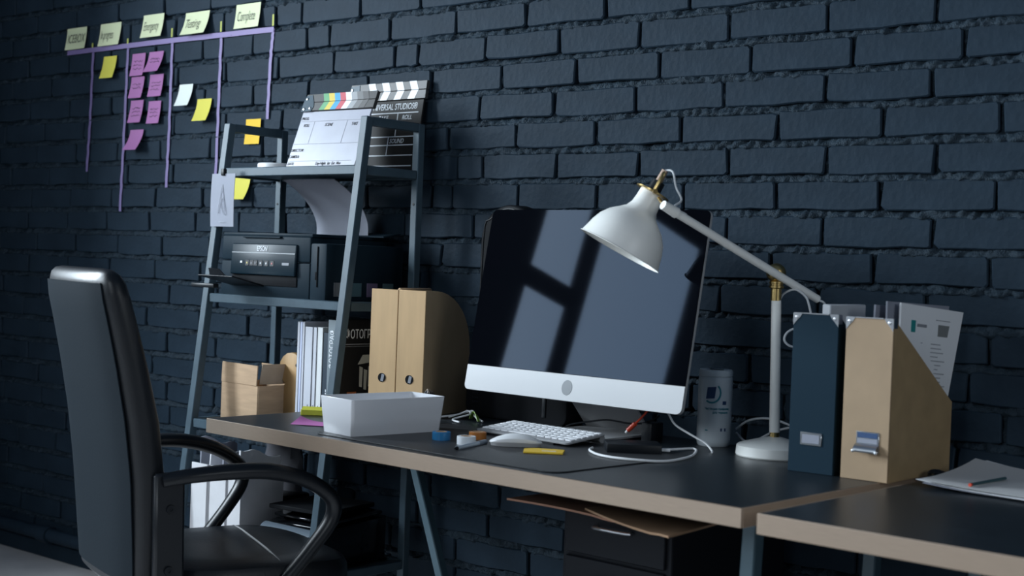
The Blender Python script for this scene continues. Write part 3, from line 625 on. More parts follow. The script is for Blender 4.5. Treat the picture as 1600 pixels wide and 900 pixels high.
# ================================================================ desk lamp
t = thing('desk_lamp', 'white metal desk lamp with brass joint and bell shade', 'lamp', (-1.497, -.215, .7502))
m = MB(); m.lathe([(.0, 0), (.080, 0), (.082, .003), (.080, .022), (.076, .025), (.045, .034), (.014, .042), (.0, .043)], 48); part('base', m, LAMPW, t)
m = MB(); m.cyl((0, 0, .041), (0, 0, .052), .0105); part('base_collar', m, BRASS, t)
m = MB(); m.cyl((0, 0, .052), (-.009, 0, .338), .0115, .0105); part('pole', m, LAMPW, t)
m = MB(); m.lathe([(.0115, .336), (.0115, .362), (.016, .364), (.016, .368), (.014, .369), (.014, .372), (.016, .373), (.016, .377), (.012, .38)], 24, Matrix.Translation((-.010, 0, 0))); part('pole_collar', m, BRASS, t)
jb = Vector((-.012, 0, .396)); m = MB()
m.lathe([(0, -.021), (.012, -.018), (.019, -.010), (.0215, 0), (.019, .010), (.012, .018), (0, .021)], 24, Matrix.Translation(jb) @ Matrix.Rotation(PI / 2, 4, 'X')); part('joint', m, BRASS, t)
a0, a1 = Vector((.040, .095, .342)), Vector((-.101, -.305, .522)); ad = (a1 - a0).normalized()
m = MB(); m.cyl(a0, a1, .0088, .0085); m.cyl(a1 - ad * .03, a1 + ad * .008, .0115, .0095); part('arm', m, LAMPW, t)
ax = Vector((.35, .30, .89)).normalized(); rc = Vector((-.212, -.305, .429))
SM = Matrix.Translation(rc) @ ax.to_track_quat('Z', 'Y').to_matrix().to_4x4() @ Matrix.Diagonal((.75, .75, .83, 1))
m = MB(); m.lathe([(.1235, 0), (.1245, .0015), (.121, .003), (.115, .022), (.110, .040), (.100, .062), (.083, .083), (.062, .099), (.047, .111), (.039, .126), (.0365, .145), (.0355, .166), (.0, .166), (.0, .164), (.034, .164), (.035, .145), (.0375, .126), (.0455, .110), (.060, .098), (.081, .082), (.098, .061), (.108, .040), (.113, .022), (.1205, .001)], 56, SM, cap=False); sh = part('shade', m, LAMPW, t)
m = MB(); m.lathe([(.036, .166), (.050, .167), (.050, .171), (.034, .173), (.0, .173)], 32, SM); part('shade_ring', m, BRASS, sh)
m = MB(); m.lathe([(.020, .173), (.019, .20), (.0, .20)], 20, SM); part('bulb_socket', m, BLACKP, sh)
m = MB(); m.lathe([(.0105, .20), (.0095, .232), (.0, .234)], 16, SM); part('cord_grip', m, mat('copper_grip', (.45, .33, .26), .4, .6), sh)
for s in (-1, 1):
    m = MB(); m.tube([SM @ Vector((s * .024, 0, .170)), SM @ Vector((s * .0235, 0, .205)), SM @ Vector((s * .015, 0, .222)), SM @ Vector((0, 0, .224))], .0042, 8, 4); part('fork', m, BRASS, sh)
m = MB(); m.cyl(SM @ Vector((.0, 0, .171)) + (a1 - SM @ Vector((0, 0, .171))).normalized() * .036, a1 + ad * .004, .0035); part('shade_pin', m, BRASS, sh)
m = MB(); m.cyl(SM @ Vector((-.064, 0, .169)), SM @ Vector((-.045, 0, .169)), .005); part('shade_screw', m, BRASS, sh)
CORD = mat('grey_white_cord', (.50, .52, .54), .5)
cd0 = SM @ Vector((0, 0, .232)); g0 = Vector((1.497, .215, -.7502))
m = MB(); m.tube([cd0, cd0 + Vector((.022, -.004, -.003)), cd0 + Vector((.034, -.008, -.035)), cd0 + Vector((.05, -.010, -.062)), a1 - ad * .03 + Vector((0, -.008, .012)), a1 - ad * .06 + Vector((0, -.004, .010))], .0022, 8, 5); part('cord', m, CORD, t)
m = MB(); m.tube([Vector(p) + g0 for p in [(-1.509, -.195, 1.086), (-1.502, -.19, 1.102), (-1.479, -.185, 1.112), (-1.455, -.185, 1.10), (-1.444, -.185, 1.082), (-1.440, -.17, 1.03), (-1.438, -.15, .90), (-1.44, -.12, .80), (-1.45, -.1, .757)]], .0024, 8, 5); part('cord', m, CORD, t)
m = MB(); m.tube([Vector(p) + g0 for p in [(-1.452, -.124, 1.090), (-1.444, -.118, 1.086), (-1.438, -.120, 1.076), (-1.402, -.19, 1.04), (-1.43, -.20, 1.037), (-1.461, -.23, 1.025), (-1.469, -.24, 1.006), (-1.459, -.23, .991), (-1.43, -.20, .984), (-1.41, -.14, .95), (-1.41, -.1, .80), (-1.42, -.08, .757)]], .0024, 8, 5); part('cord', m, CORD, t)
m = MB(); m.tube([(-1.66, -.10, .785), (-1.627, -.10, .808), (-1.578, -.10, .817), (-1.529, -.10, .809), (-1.47, -.085, .785), (-1.40, -.075, .756)], .0026, 8, 5); solo('power_cord', m, CORD, 'grey cord arching behind the lamp pole from the wipes canister', 'cord')
m = MB(); m.tube([(-1.668, -.085, .775), (-1.642, -.085, .757), (-1.609, -.085, .766), (-1.561, -.085, .791), (-1.50, -.07, .80), (-1.42, -.05, .757)], .0026, 8, 5); solo('power_cord', m, CORD, 'grey cord dipping low behind the lamp base', 'cord')
# ================================================================ wipes canister
def on_cyl(me, r, cx=0, a0=0):
    for v in me.vertices:
        a = a0 + v.co.x / r; y = v.co.y; d = r + v.co.z; v.co = (d * math.sin(a), -d * math.cos(a), y)
def cyl_text(s, size, a0, z, r, mt, par, sx=1):
    o = text(s, size, Matrix.Translation((0, z, .0003)), mt, par, sx, 0, 'CENTER', bold=.0002); on_cyl(o.data, r, 0, a0); return o
def cyl_patch(name, fn, r, mt, par):
    m = MB(); m.sheet(lambda u, v: (lambda q: ((r + .0004) * math.sin(q[0]), -(r + .0004) * math.cos(q[0]), q[1]))(fn(u, v)), 16, 6, .0003); return part(name, m, mt, par)
t = thing('wipes_canister', 'white cylindrical wipes canister with blue label print between computer and lamp', 'canister', (-1.678, -.168, .7502), math.radians(36))
CW = mat('canister_white', (.66, .72, .76), .3)
m = MB(); m.lathe([(.0, 0), (.034, 0), (.0365, .003), (.0385, .012), (.0385, .150), (.0375, .156), (.036, .158), (.0, .158)], 40); part('tub', m, CW, t)
m = MB(); m.lathe([(.036, .158), (.0385, .159), (.0385, .168), (.036, .173), (.0, .174)], 40); lid = part('lid', m, CW, t)
m = MB(); m.box((.0, -.004, .1755), (.03, .05, .003), .001, 1); part('lid_flap', m, mat('lid_grey', (.12, .16, .19), .4), lid)
TEAL = mat('label_teal', (.03, .24, .30), .5); NAVY = mat('label_navy', (.02, .06, .16), .5)
R_ = .0387
cyl_patch('printed_swoosh', lambda u, v: (-.28 + (.46 + .10 * v) * math.cos(-2.2 + 3.0 * u), .122 + (.020 + .004 * v) * math.sin(-2.2 + 3.0 * u)), R_, TEAL, t)
cyl_patch('printed_screen', lambda u, v: (-.62 + .52 * u + .08 * v, .108 + .026 * v + .002 * u), R_, NAVY, t)
cyl_patch('printed_logo', lambda u, v: (.38 + .24 * u, .096 + .008 * v), R_, NAVY, t)
cyl_text('Чистящие салфетки', .0072, .08, .084, R_, TEAL, t, .85); cyl_text('для экранов', .0072, .28, .076, R_, TEAL, t, .85)
cyl_patch('printed_mark', lambda u, v: (.30 + .10 * u, .036 + .007 * v), R_, NAVY, t); cyl_patch('printed_mark', lambda u, v: (.55 + .10 * u, .036 + .007 * v), R_, NAVY, t); cyl_patch('printed_mark', lambda u, v: (-.6 + .16 * u, .036 + .003 * v), R_, TEAL, t)
# ================================================================ box files at the right
def box_file(label, loc, rz, w_, dp, h, hlow, col, side):
    t, f = mag_file('box_file', label, loc, rz, w_, dp, h, hlow, col, side, False, False)
    for s in (-1, 1):
        m = MB(); m.prism([(0, 0), (s * .018, 0), (s * .014, -.008), (s * .007, -.014), (0, -.022)], .001, frame((-s * w_ / 2 - s * .0006, -.0012, h + .0005), (1, 0, 0), (0, 0, 1))) if False else m.prism([(0, 0), (.019, 0), (.014, -.008), (.008, -.014), (0, -.024)] if s < 0 else [(0, 0), (0, -.024), (-.008, -.014), (-.014, -.008), (-.019, 0)], .001, frame((s * w_ / 2, -.0002, h), (1, 0, 0), (0, 0, 1)))
        m.box((s * (w_ / 2 + .0005), .008, h - .009), (.001, .016, .018)); m.box((s * (w_ / 2 - .009), .006, h + .0004), (.018, .013, .001))
        cp_ = part('corner_plate', m, CHROME, f)
        m = MB(); m.lathe([(.0035, 0), (.003, .0015), (0, .0025)], 12, frame((s * (w_ / 2 - .0075), -.0012, h - .0075), (1, 0, 0), (0, 0, 1))); part('rivet', m, CHROME, cp_)
    m = MB(); m.box((0, .0, h + .0003), (w_ - .04, .005, .002)); part('top_edge', m, CHROME, f)
    return t, f
BLU = mat('boxfile_navy', (.013, .030, .046), .6, spec=.06, bump=.05, bscale=300); TAN = mat('boxfile_tan', (.34, .235, .14), .6, bump=.04, bscale=300, var=.05); TANS = mat('boxfile_tan_side', (.36, .25, .13), .6, var=.08, bump=.04, bscale=300)
tb, fb = box_file('dark blue box file with metal corners beside the desk lamp', (-1.321, -.385, .7502), math.radians(2), .097, .27, .317, .15, BLU, BLU)
m = MB(); m.box((0, -.001, .068), (.046, .002, .026), .0008, 1); lf = part('label_frame', m, CHROME, fb)
m = MB(); m.box((0, -.0024, .068), (.037, .0008, .017)); part('label_card', m, PAPER2, lf)
tt, ft = box_file('tan cardboard box file with metal corners and chrome pull holding papers', (-1.206, -.385, .7502), math.radians(-1), .099, .285, .315, .145, TAN, TANS)
m = MB(); m.box((.006, -.001, .075), (.048, .002, .040), .0008, 1); lf = part('label_frame', m, CHROME, ft)
m = MB(); m.box((.006, -.0024, .088), (.042, .0008, .010)); part('label_print', m, NAVY, lf)
m = MB(); m.box((.006, -.0024, .077), (.042, .0008, .009)); part('label_card', m, PAPER2, lf)
m = MB(); m.sheet(lambda u, v: (-.018 + .048 * u, -.003 - .011 * math.sin(v * PI * .6), .070 - .014 * v), 2, 8, .0015); part('pull', m, CHROME, lf)
for s in (-.0175, .0305):
    m = MB(); m.lathe([(.0035, 0), (.003, .003), (0, .004)], 12, frame((s, -.013, .057), (1, 0, 0), (0, 0, 1))); part('pull_knob', m, CHROME, lf)
def sheet_stack(name, label, pts, n, mt, th_=.004, cat='paper'):
    """pts: four corners bottom-left, bottom-right, top-right, top-left"""
    P = [Vector(p) for p in pts]; m = MB()
    m.sheet(lambda u, v: (P[0] * (1 - u) + P[1] * u) * (1 - v) + (P[3] * (1 - u) + P[2] * u) * v, 3, 3, th_)
    return m
# papers standing in the tan file, leaning out to the back
def leafs(name, label, corners, mt):
    m = sheet_stack(name, label, corners, 1, mt); return m
pl = (-1.200, -.33, .757)
t = thing('document_papers', 'white printed documents standing in the tan box file', 'paper', pl)
q = lambda x, y, z: (x - pl[0], y - pl[1], z - pl[2])
m = leafs('', '', [q(-1.183, -.30, .757), q(-1.176, -.108, .78), q(-1.160, -.040, 1.078), q(-1.195, -.27, 1.096)], PAPER); pg = part('front_sheet', m, mat('document_paper', (.80, .81, .83), .7), t)
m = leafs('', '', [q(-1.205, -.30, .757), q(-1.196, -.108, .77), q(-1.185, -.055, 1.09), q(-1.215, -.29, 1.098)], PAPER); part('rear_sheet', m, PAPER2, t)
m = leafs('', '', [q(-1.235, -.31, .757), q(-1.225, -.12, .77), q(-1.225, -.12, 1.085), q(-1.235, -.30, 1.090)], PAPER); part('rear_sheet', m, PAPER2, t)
nM = frame(q(-1.1915, -.262, 1.082), (.030, .225, -.016), (.0, .0, 1.0))
def mark(x, y, w_, h_, mt, nm): 
    mm = MB(); mm.box((x + w_ / 2, y, .0008), (w_, h_, .0006), 0, 1, None, nM); part(nm, mm, mt, pg)
mark(.028, -.030, .016, .024, mat('teal_stamp', (.02, .25, .25), .5), 'teal_mark'); mark(.05, -.027, .036, .006, GREYINK, 'printed_heading'); mark(.130, -.033, .045, .024, mat('stamp_grey', (.20, .21, .21), .7), 'stamp_block'); mark(.12, -.012, .085, .0015, GREYINK, 'printed_rule')
rr = random.Random(9)
for i in range(13): mark(.068 + i * .0045, -.062 - i * .0085, .09 - i * .003 - rr.random() * .03, .0022, mat('pale_print', (.38, .39, .42), .8), 'printed_line')
m = MB(); m.box((0, .085, .165), (.018, .17, .33), .002, 1); solo('notebook', m, mat('notebook_white', (.55, .57, .60), .6), 'pale notebook standing in the dark blue box file', 'notebook', (-1.312, -.36, .757), math.radians(2))
# ================================================================ white tray and things on the left of the desk
tc = (-2.262, -.643, .7502); tr_ = math.radians(-8.4)
t = thing('tray', 'glossy white open plastic tray near the left front of the desk', 'tray', tc, tr_)
def rr4(w, d, r, z, n=4):
    P = []
    for (cx, cy, a0) in ((w / 2 - r, -d / 2 + r, -90), (w / 2 - r, d / 2 - r, 0), (-w / 2 + r, d / 2 - r, 90), (-w / 2 + r, -d / 2 + r, 180)):
        for i in range(n + 1):
            a = math.radians(a0 + 90 * i / n); P.append((cx + r * math.cos(a), cy + r * math.sin(a), z))
    return P
TW, TD, TH = .128, .262, .083
m = MB(); m.loft([rr4(TW - .018, TD - .018, .006, .0), rr4(TW - .014, TD - .014, .008, .002), rr4(TW, TD, .008, TH - .001), rr4(TW - .001, TD - .001, .007, TH), rr4(TW - .006, TD - .006, .006, TH), rr4(TW - .022, TD - .022, .006, .004)]); part('shell', m, mat('tray_white', (.62, .63, .66), .22), t)
m = MB()
for i in range(3): m.tube([(.028 * math.cos(a * PI / 10) + i * .004, .022 * math.sin(a * PI / 10), .003 + i * .005 + .0) for a in range(20)], .0028, 8, 1, closed=True)
m2 = MB()
t = thing('cable_coil', 'dark coiled cable standing just behind the white tray', 'cable', (-2.345, -.428, .7502), math.radians(-40), rot=(math.radians(70), 0, math.radians(-40)))
m.bm.free(); m = MB()
for i in range(3): m.tube([(-.022 + .036 * math.cos(a * PI / 10), .042 + .038 * math.sin(a * PI / 10), i * .005) for a in range(20)], .0026, 8, 1, closed=True)
part('loop', m, CHROME, t); m = MB()
for i in range(3): m.tube([(.03 + .034 * math.cos(a * PI / 10), .041 + .037 * math.sin(a * PI / 10), .002 + i * .005) for a in range(20)], .0026, 8, 1, closed=True)
part('loop', m, BLACKP, t)
m = MB(); m.sheet(lambda u, v: (-.05 + .10 * u, -.04 + .076 * v, .0008 + .012 * max(0, .5 - u) ** 2 * 4 * v), 6, 4, .0006)
solo('sticky_note_pad', m, mat('pink_note', (.55, .17, .45), .7), 'pink paper note lying left of the white tray', 'note', (-2.455, -.668, .751), math.radians(30))
m = MB(); m.box((0, 0, .006), (.075, .03, .012), .001, 1, (0, 0, 0)); m.sheet(lambda u, v: (-.0375 + .075 * u, -.015 + .03 * v, .013 + .006 * v * v), 2, 4, .0008)
solo('sticky_note_pad', m, mat('lime_note', (.55, .55, .05), .7), 'small yellow-green note pad at the desk edge behind the white tray', 'note', (-2.60, -.535, .7502), math.radians(38))
def roll(label, x, y, r, h, c, rot=0):
    t = thing('tape_roll', label, 'tape', (x, y, .7502), rot, 'small tape rolls beside the mouse')
    m = MB(); m.lathe([(r * .62, 0), (r - .001, 0), (r, .001), (r, h - .001), (r - .001, h), (r * .62, h), (r * .62, 0)], 32, cap=False); part('winding', m, c, t)
    m = MB(); m.lathe([(r * .56, .0002), (r * .62, .0002), (r * .62, h + .0003), (r * .56, h + .0003), (r * .56, .0002)], 32, cap=False); part('core', m, KRAFT, t)
roll('blue tape roll right of the white tray', -2.082, -.640, .0205, .020, mat('tape_blue', (.015, .16, .36), .35))
roll('white tape roll between blue and orange rolls', -1.998, -.652, .0205, .020, mat('tape_white', (.62, .65, .68), .35))
roll('orange tape roll near the keyboard corner', -2.046, -.560, .0195, .018, mat('tape_orange', (.38, .13, .02), .4))
t = thing('pen', 'clear grey pen lying in front of the white tape roll', 'pen', (-1.95, -.735, .7555), math.radians(105))
m = MB(); m.cyl((0, 0, 0), (.10, 0, 0), .005, n=12); part('barrel', m, mat('clear_barrel', (.42, .50, .58), .15, coat=.5), t)
m = MB(); m.cyl((.10, 0, 0), (.135, 0, .0003), .0055, n=12); part('cap', m, mat('pen_cap', (.16, .20, .25), .3), t)
m = MB(); m.cyl((-.012, 0, 0), (0, 0, 0), .0012, .0045, n=12); part('tip', m, BLACKP, t)
# desk mat
m = MB(); g = to_local((-2.0, -.6, .75), da)
cor = [g((-2.33, -.795, .75)), g((-1.622, -.822, .75)), g((-1.592, -.40, .75)), g((-2.30, -.38, .75))]
def round_poly(P, r, n=6):
    out = []
    for i in range(len(P)):
        a, b_, c = P[i - 1], P[i], P[(i + 1) % len(P)]; u = (a - b_).normalized(); v = (c - b_).normalized()
        s, e = b_ + u * r, b_ + v * r
        for k in range(n + 1):
            f = k / n; out.append(s * (1 - f) ** 2 + b_ * 2 * f * (1 - f) + e * f * f)
    return out
m.prism([(p.x, p.y) for p in round_poly(cor, .035)], .0022, None, .0006, 1)
solo('desk_mat', m, mat('desk_mat_black', (.024, .026, .029), .42), 'thin black desk mat with rounded corners under the keyboard', 'mat', (-2.0, -.6, .7502), da)
# keyboard
KZ = .7526; kx, ky, kr_ = -1.975, -.428, math.radians(-5)
t = thing('keyboard', 'slim silver keyboard with white keys in front of the computer', 'keyboard', (kx, ky, KZ), kr_)
KT = Matrix.Rotation(math.radians(5.5), 4, 'X'); KW_, KD = .286, .128
m = MB(); m.prism([(x, y) for x, y, _ in rr4(KW_, KD, .008, 0)], .0045, Matrix.Translation((0, 0, .0105)) @ KT, .0008, 1); part('case', m, ALU, t)
m = MB(); m.cyl((-KW_ / 2 + .004, KD / 2 - .008, .0095), (KW_ / 2 - .004, KD / 2 - .008, .0095), .0088, n=18); part('battery_tube', m, ALU, t)
m = MB(); m.box((0, -KD / 2 + .006, .003), (.2, .008, .006)); part('foot', m, BLACKP, t)
KEYM = mat('key_white', (.78, .79, .81), .45); ucache = {}
def key(x, y, w_, d_):
    kk = (round(w_, 4), round(d_, 4))
    if kk not in ucache:
        mm = MB(); mm.box((0, 0, 0), (w_, d_, .003), .0009, 1); ucache[kk] = mm.mesh('key'); ucache[kk].materials.append(KEYM)
    o = bpy.data.objects.new('key', ucache[kk]); COL.objects.link(o); o.parent = t; o.matrix_local = Matrix.Translation((0, 0, .0105)) @ KT @ Matrix.Translation((x, y, .0062))
pit = .0189; rowsK = [[.0182] * 14, [1] * 13 + [1.5], [1.5] + [1] * 13, [1.8] + [1] * 11 + [1.8], [2.35] + [1] * 10 + [2.35], [1, 1, 1, 1.25, 5.0, 1.25, 1, 1, 1, 1]]
yk = KD / 2 - .012
for r_i, rw in enumerate(rowsK):
    hgt = .010 if r_i == 0 else .0155; tot = KW_ - .010
    ws = [1] * 14 if r_i == 0 else rw; un = (tot - .003 * (len(ws) - 1)) / sum(ws); x = -tot / 2
    for wv in ws: key(x + wv * un / 2, yk, wv * un, hgt); x += wv * un + .003
    yk -= (.0155 if r_i == 0 else .0190)
# mouse
t = thing('mouse', 'white low-profile computer mouse in front of the keyboard', 'mouse', (-1.918, -.582, .7526), math.radians(40))
def ring_m(s, z, n=28):
    return [((.0575 * s) * math.copysign(abs(math.cos(a)) ** .75, math.cos(a)), (.0285 * s) * math.copysign(abs(math.sin(a)) ** .75, math.sin(a)), z) for a in [2 * PI * i / n for i in range(n)]]
m = MB(); arc = lambda x: .019 * (1 - (x / .062) ** 2)
def lift(P, base, k): return [(x, y, base + k * arc(x) * (1 - .25 * (y / .03) ** 2)) for x, y, z in P]
m.loft([lift(ring_m(.97, 0), .005, .35), lift(ring_m(1.0, 0), .0065, .55), lift(ring_m(.97, 0), .0075, .75), lift(ring_m(.8, 0), .008, .9), lift(ring_m(.45, 0), .008, .97), lift(ring_m(.08, 0), .008, 1.0)]); part('top_shell', m, WHITE, t)
m = MB(); m.loft([[(x * .93, y * .9, .0005) for x, y, z in ring_m(1, 0)], lift(ring_m(.95, 0), .0035, .3), lift(ring_m(.95, 0), .0055, .36)]); part('base', m, ALU, t)
# yellow packet
m = MB(); m.prism([(-.040, -.030), (.042, -.028), (.044, .026), (.025, .034), (-.02, .036), (-.042, .022)], .0035, None, .0008, 1)
yp = thing('sticker_packet', 'flat yellow packet lying in front of the mouse', 'packet', (-1.818, -.612, .7526), math.radians(35)); part('packet', m, mat('packet_yellow', (.72, .47, .03), .5), yp)
m = MB(); m.box((.012, -.006, .0037), (.03, .006, .0005)); part('printed_mark', m, PAPER, yp)
# external drive and cables
t = thing('external_drive', 'small black portable drive with a white cable right of the keyboard', 'drive', (-1.722, -.425, .7502), math.radians(40.8))
m = MB(); m.box((0, 0, .0105), (.118, .082, .020), .003, 2); part('enclosure', m, BLACKP, t)
m = MB(); m.box((.066, -.012, .008), (.028, .012, .007), .002, 2); part('plug', m, WHITE, t)
m = MB(); m.tube([(-1.662, -.372, .7575), (-1.66, -.33, .756), (-1.659, -.285, .7535), (-1.634, -.309, .7532), (-1.59, -.404, .7532), (-1.582, -.508, .7532), (-1.631, -.563, .7555), (-1.701, -.566, .7558), (-1.764, -.522, .7558), (-1.786, -.482, .7558)], .0026, 8, 6)
solo('data_cable', m, WHITE, 'white cable looping in front of the black portable drive', 'cable')
m = MB(); m.tube([(-1.74, -.28, .838), (-1.726, -.28, .82), (-1.708, -.28, .80), (-1.67, -.275, .782), (-1.636, -.27, .767), (-1.612, -.28, .7535), (-1.60, -.30, .7532)], .0024, 8, 5)
solo('data_cable', m, WHITE, 'white cable hanging from the right underside of the computer', 'cable')
m = MB(); m.tube([(-2.02, -.355, .7575), (-2.04, -.326, .754), (-2.04, -.27, .754), (-2.02, -.255, .768), (-1.974, -.25, .779), (-1.915, -.25, .789), (-1.851, -.25, .787), (-1.807, -.25, .794), (-1.775, -.245, .812)], .0022, 8, 5)
solo('thin_cable', m, BLACKP, 'thin black cable crossing the foot of the computer', 'cable')
t = thing('red_cable', 'short red cable with plug hanging below the computer', 'cable', (-1.80, -.30, .7502)); e_ = Vector((1.80, .30, -.7502))
m = MB(); m.tube([Vector(p) + e_ for p in [(-1.77, -.285, .840), (-1.776, -.30, .822), (-1.792, -.30, .805), (-1.803, -.30, .795)]], .0026, 8, 5); part('lead', m, mat('red_plastic', (.50, .05, .02), .4), t)
m = MB(); m.cyl(Vector((-1.803, -.30, .795)) + e_, Vector((-1.822, -.30, .778)) + e_, .0055, n=12); part('plug', m, mat('red_plastic', (.50, .05, .02), .4), t)
m = MB(); m.cyl(Vector((-1.822, -.30, .778)) + e_, Vector((-1.828, -.30, .772)) + e_, .003, n=10); part('tip', m, WHITE, t)
m = MB(); m.box((0, 0, .022), (.028, .05, .044), .003); solo('usb_hub', m, BLACKP, 'small black block beside the computer foot under the red cable', 'hub', (-1.80, -.235, .7502), 0)
# cables between file and monitor
t = thing('cable_bundle', 'small tangle of white and green wires between wooden file and computer', 'cables', (-2.30, -.32, .7502)); e_ = Vector((2.30, .32, -.7502))
m = MB(); m.tube([Vector(p) + e_ for p in [(-2.384, -.335, .754), (-2.36, -.28, .760), (-2.33, -.275, .772), (-2.30, -.30, .768), (-2.32, -.34, .756), (-2.28, -.36, .754)]], .0024, 6, 5); part('wire', m, WHITE, t)
m = MB(); m.tube([Vector(p) + e_ for p in [(-2.37, -.30, .754), (-2.35, -.26, .765), (-2.32, -.265, .772), (-2.29, -.29, .762), (-2.258, -.299, .754)]], .0024, 6, 5); part('wire', m, WHITE, t)
m = MB(); m.sheet(lambda u, v: (-.02 + .055 * u, .04 - .03 * u + .012 * v, .004 + .022 * math.sin(PI * u) * (1 - .4 * v)), 8, 2, .0012); part('ribbon', m, mat('green_ribbon', (.22, .36, .06), .5), t)
# ================================================================ desk two: papers, pen, dark bundle
t = thing('paper_sheets', 'loose white paper sheets on the second desk at the right edge', 'paper', (-.99, -.24, .7502), math.radians(-3))
for i, (dz, rz_, c) in enumerate(((.0, .12, PAPER2), (.003, -.02, PAPER), (.006, .10, mat('grey_page', (.50, .50, .50), .7)))):
    m = MB(); m.sheet(lambda u, v: (Matrix.Rotation(rz_, 3, 'Z') @ Vector((-.105 + .30 * u, -.14 + .297 * v, .0015 + dz + .010 * (1 - u) ** 3 + .014 * v ** 3 * (1 - u)))), 8, 8, .0008); part('sheet', m, c, t)
t = thing('pen', 'dark pencil with red end on the papers of the second desk', 'pen', (-1.005, -.36, .7625), math.radians(84))
m = MB(); m.cyl((.006, 0, .0025), (.14, 0, .004), .0032, n=8); part('barrel', m, mat('pencil_green', (.04, .09, .10), .4), t)
m = MB(); m.cyl((0, 0, .0025), (.006, 0, .0025), .0034, n=8); part('end_cap', m, mat('red_plastic', (.50, .05, .02), .4), t)
t = thing('cable_coil', 'small dark coil lying between the tan box file and the papers', 'cable', (-1.118, -.235, .7502))
for i in range(3):
    m = MB(); m.tube([(.019 * math.cos(a * PI / 8), .019 * math.sin(a * PI / 8), .003 + i * .005 + .002 * math.sin(a + i)) for a in range(16)], .0028, 6, 1, closed=True); part('loop', m, BLACKP, t)
# ================================================================ task board on the wall
LILAC = mat('lilac_tape', (.18, .135, .30), .6); PALE = mat('pale_note', (.62, .66, .42), .75); PURP = mat('purple_note', (.34, .13, .32), .75)
YEL = mat('yellow_note', (.62, .56, .07), .75); GOLD = mat('gold_note', (.75, .47, .02), .75); WNOTE = mat('white_note', (.68, .72, .68), .75); LIME = mat('lime_flag', (.40, .42, .08), .7)
def ribbon(path, w, y=-.0065):
    m = MB(); n = len(path) - 1; vert = abs(path[0][1] - path[-1][1]) > abs(path[0][0] - path[-1][0])
    def f(u, v):
        i = min(n - 1, int(u * n)); q = u * n - i; x = path[i][0] + (path[i + 1][0] - path[i][0]) * q; z = path[i][1] + (path[i + 1][1] - path[i][1]) * q
        return (x + (v - .5) * w, y + .0012 * math.sin(u * 40), z) if vert else (x, y + .0012 * math.sin(u * 40), z + (.5 - v) * w)
    m.sheet(f, n * 8, 1, .0006); return m
solo('tape_strip', ribbon([(-4.583, 1.857), (-4.0, 1.858), (-3.438, 1.855)], .017), LILAC, 'long horizontal lilac tape strip heading the task board on the wall', 'tape', group='lilac tape strips of the task board')
ords = ['first vertical lilac tape strip from the left, the short one beside the first yellow note', 'second vertical lilac tape strip from the left, just left of the purple notes', 'third vertical lilac tape strip from the left, right of the purple notes', 'fourth vertical lilac tape strip, running down behind the clipped white card', 'rightmost vertical lilac tape strip, under the end of the horizontal one']
for lb, pth in zip(ords, ([(-4.423, 1.86), (-4.428, 1.601), (-4.439, 1.421)], [(-4.212, 1.857), (-4.22, 1.504), (-4.228, 1.279)], [(-3.96, 1.861), (-3.961, 1.562), (-3.967, 1.361)], [(-3.70, 1.856), (-3.702, 1.574), (-3.706, 1.223)], [(-3.442, 1.857), (-3.45, 1.777), (-3.457, 1.574)])):
    solo('tape_strip', ribbon(pth, .013, -.0045), LILAC, lb, 'tape', group='lilac tape strips of the task board')
for lb, x, z, h in (('tiny lime flag above the first vertical tape strip', -4.424, 1.874, .016), ('tiny lime flag above the second vertical tape strip', -4.211, 1.874, .018), ('small lime flag above the third vertical tape strip', -3.96, 1.884, .030), ('small lime flag between the Testing and Complete notes', -3.699, 1.884, .034), ('small lime flag at the right end of the tape line', -3.441, 1.884, .036)):
    m = MB(); m.sheet(lambda u, v: (x - .004 + .008 * u, -.0075, z - h / 2 + h * v), 1, 2, .0005); solo('page_flag', m, LIME, lb, 'flag', group='lime flags of the task board')
NOTES = [('ICEBOX', -4.587, -4.463, 1.945, -.014, 1.866, PALE), ('In progress', -4.377, -4.253, 1.945, -.016, 1.865, PALE), ('Emergency', -4.123, -4.007, 1.955, -.018, 1.876, PALE), ('Testing', -3.887, -3.761, 1.943, -.028, 1.867, PALE), ('Complete', -3.624, -3.504, 1.947, -.014, 1.869, PALE)]
def note(label, x0, x1, zt, yb_, zb, mt, txt=None, group=None, scr=None):
    w_ = x1 - x0; t = thing('sticky_note', label, 'note', ((x0 + x1) / 2, -.006, zt), 0, group)
    h_ = zt - zb; c = yb_ + .006
    crv = lambda v: (-.0006 + c * v ** 1.8, -h_ * v)
    m = MB(); m.sheet(lambda u, v: (-w_ / 2 + w_ * u, crv(1 - v)[0] - .002 * (1 - v) * (u - .5) ** 2 * 4, crv(1 - v)[1]), 4, 8, .0006); part('sheet', m, mt, t)
    def T(v): return Vector((0, crv(v)[0] - .0022, crv(v)[1]))
    if txt:
        a = T(.70); b_ = T(.3); up = (b_ - a)
        big = text(txt, .046, frame((-w_ / 2 + .010, a.y - .0004, a.z), (1, 0, 0), up), INK, t, (w_ - .020) / (.0262 * len(txt)), .12, name='handwriting', ext=.0001, bold=-.0005)
    if scr:
        q = random.Random(scr); m = MB()
        for i in range(q.choice((2, 3, 3))):
            v = .36 + i * .16; p = T(v); n = 12; x_a = -w_ / 2 + .010 + q.uniform(0, .006)
            m.tube([(x_a + (w_ * .68) * k / n, p.y - .0003, p.z + q.uniform(-.0035, .0035)) for k in range(n + 1)], .00055, 4, 2)
        part('scribble', m, INK, t)
    return t
for (s, *r), lb in zip(NOTES, ('leftmost pale note above the tape line', 'pale note reading In progress above the tape line', 'middle pale note of the five above the tape line', 'pale note reading Testing above the tape line', 'pale note reading Complete above the tape line')): note(lb, *r, txt=s, group='pale heading notes of the task board')
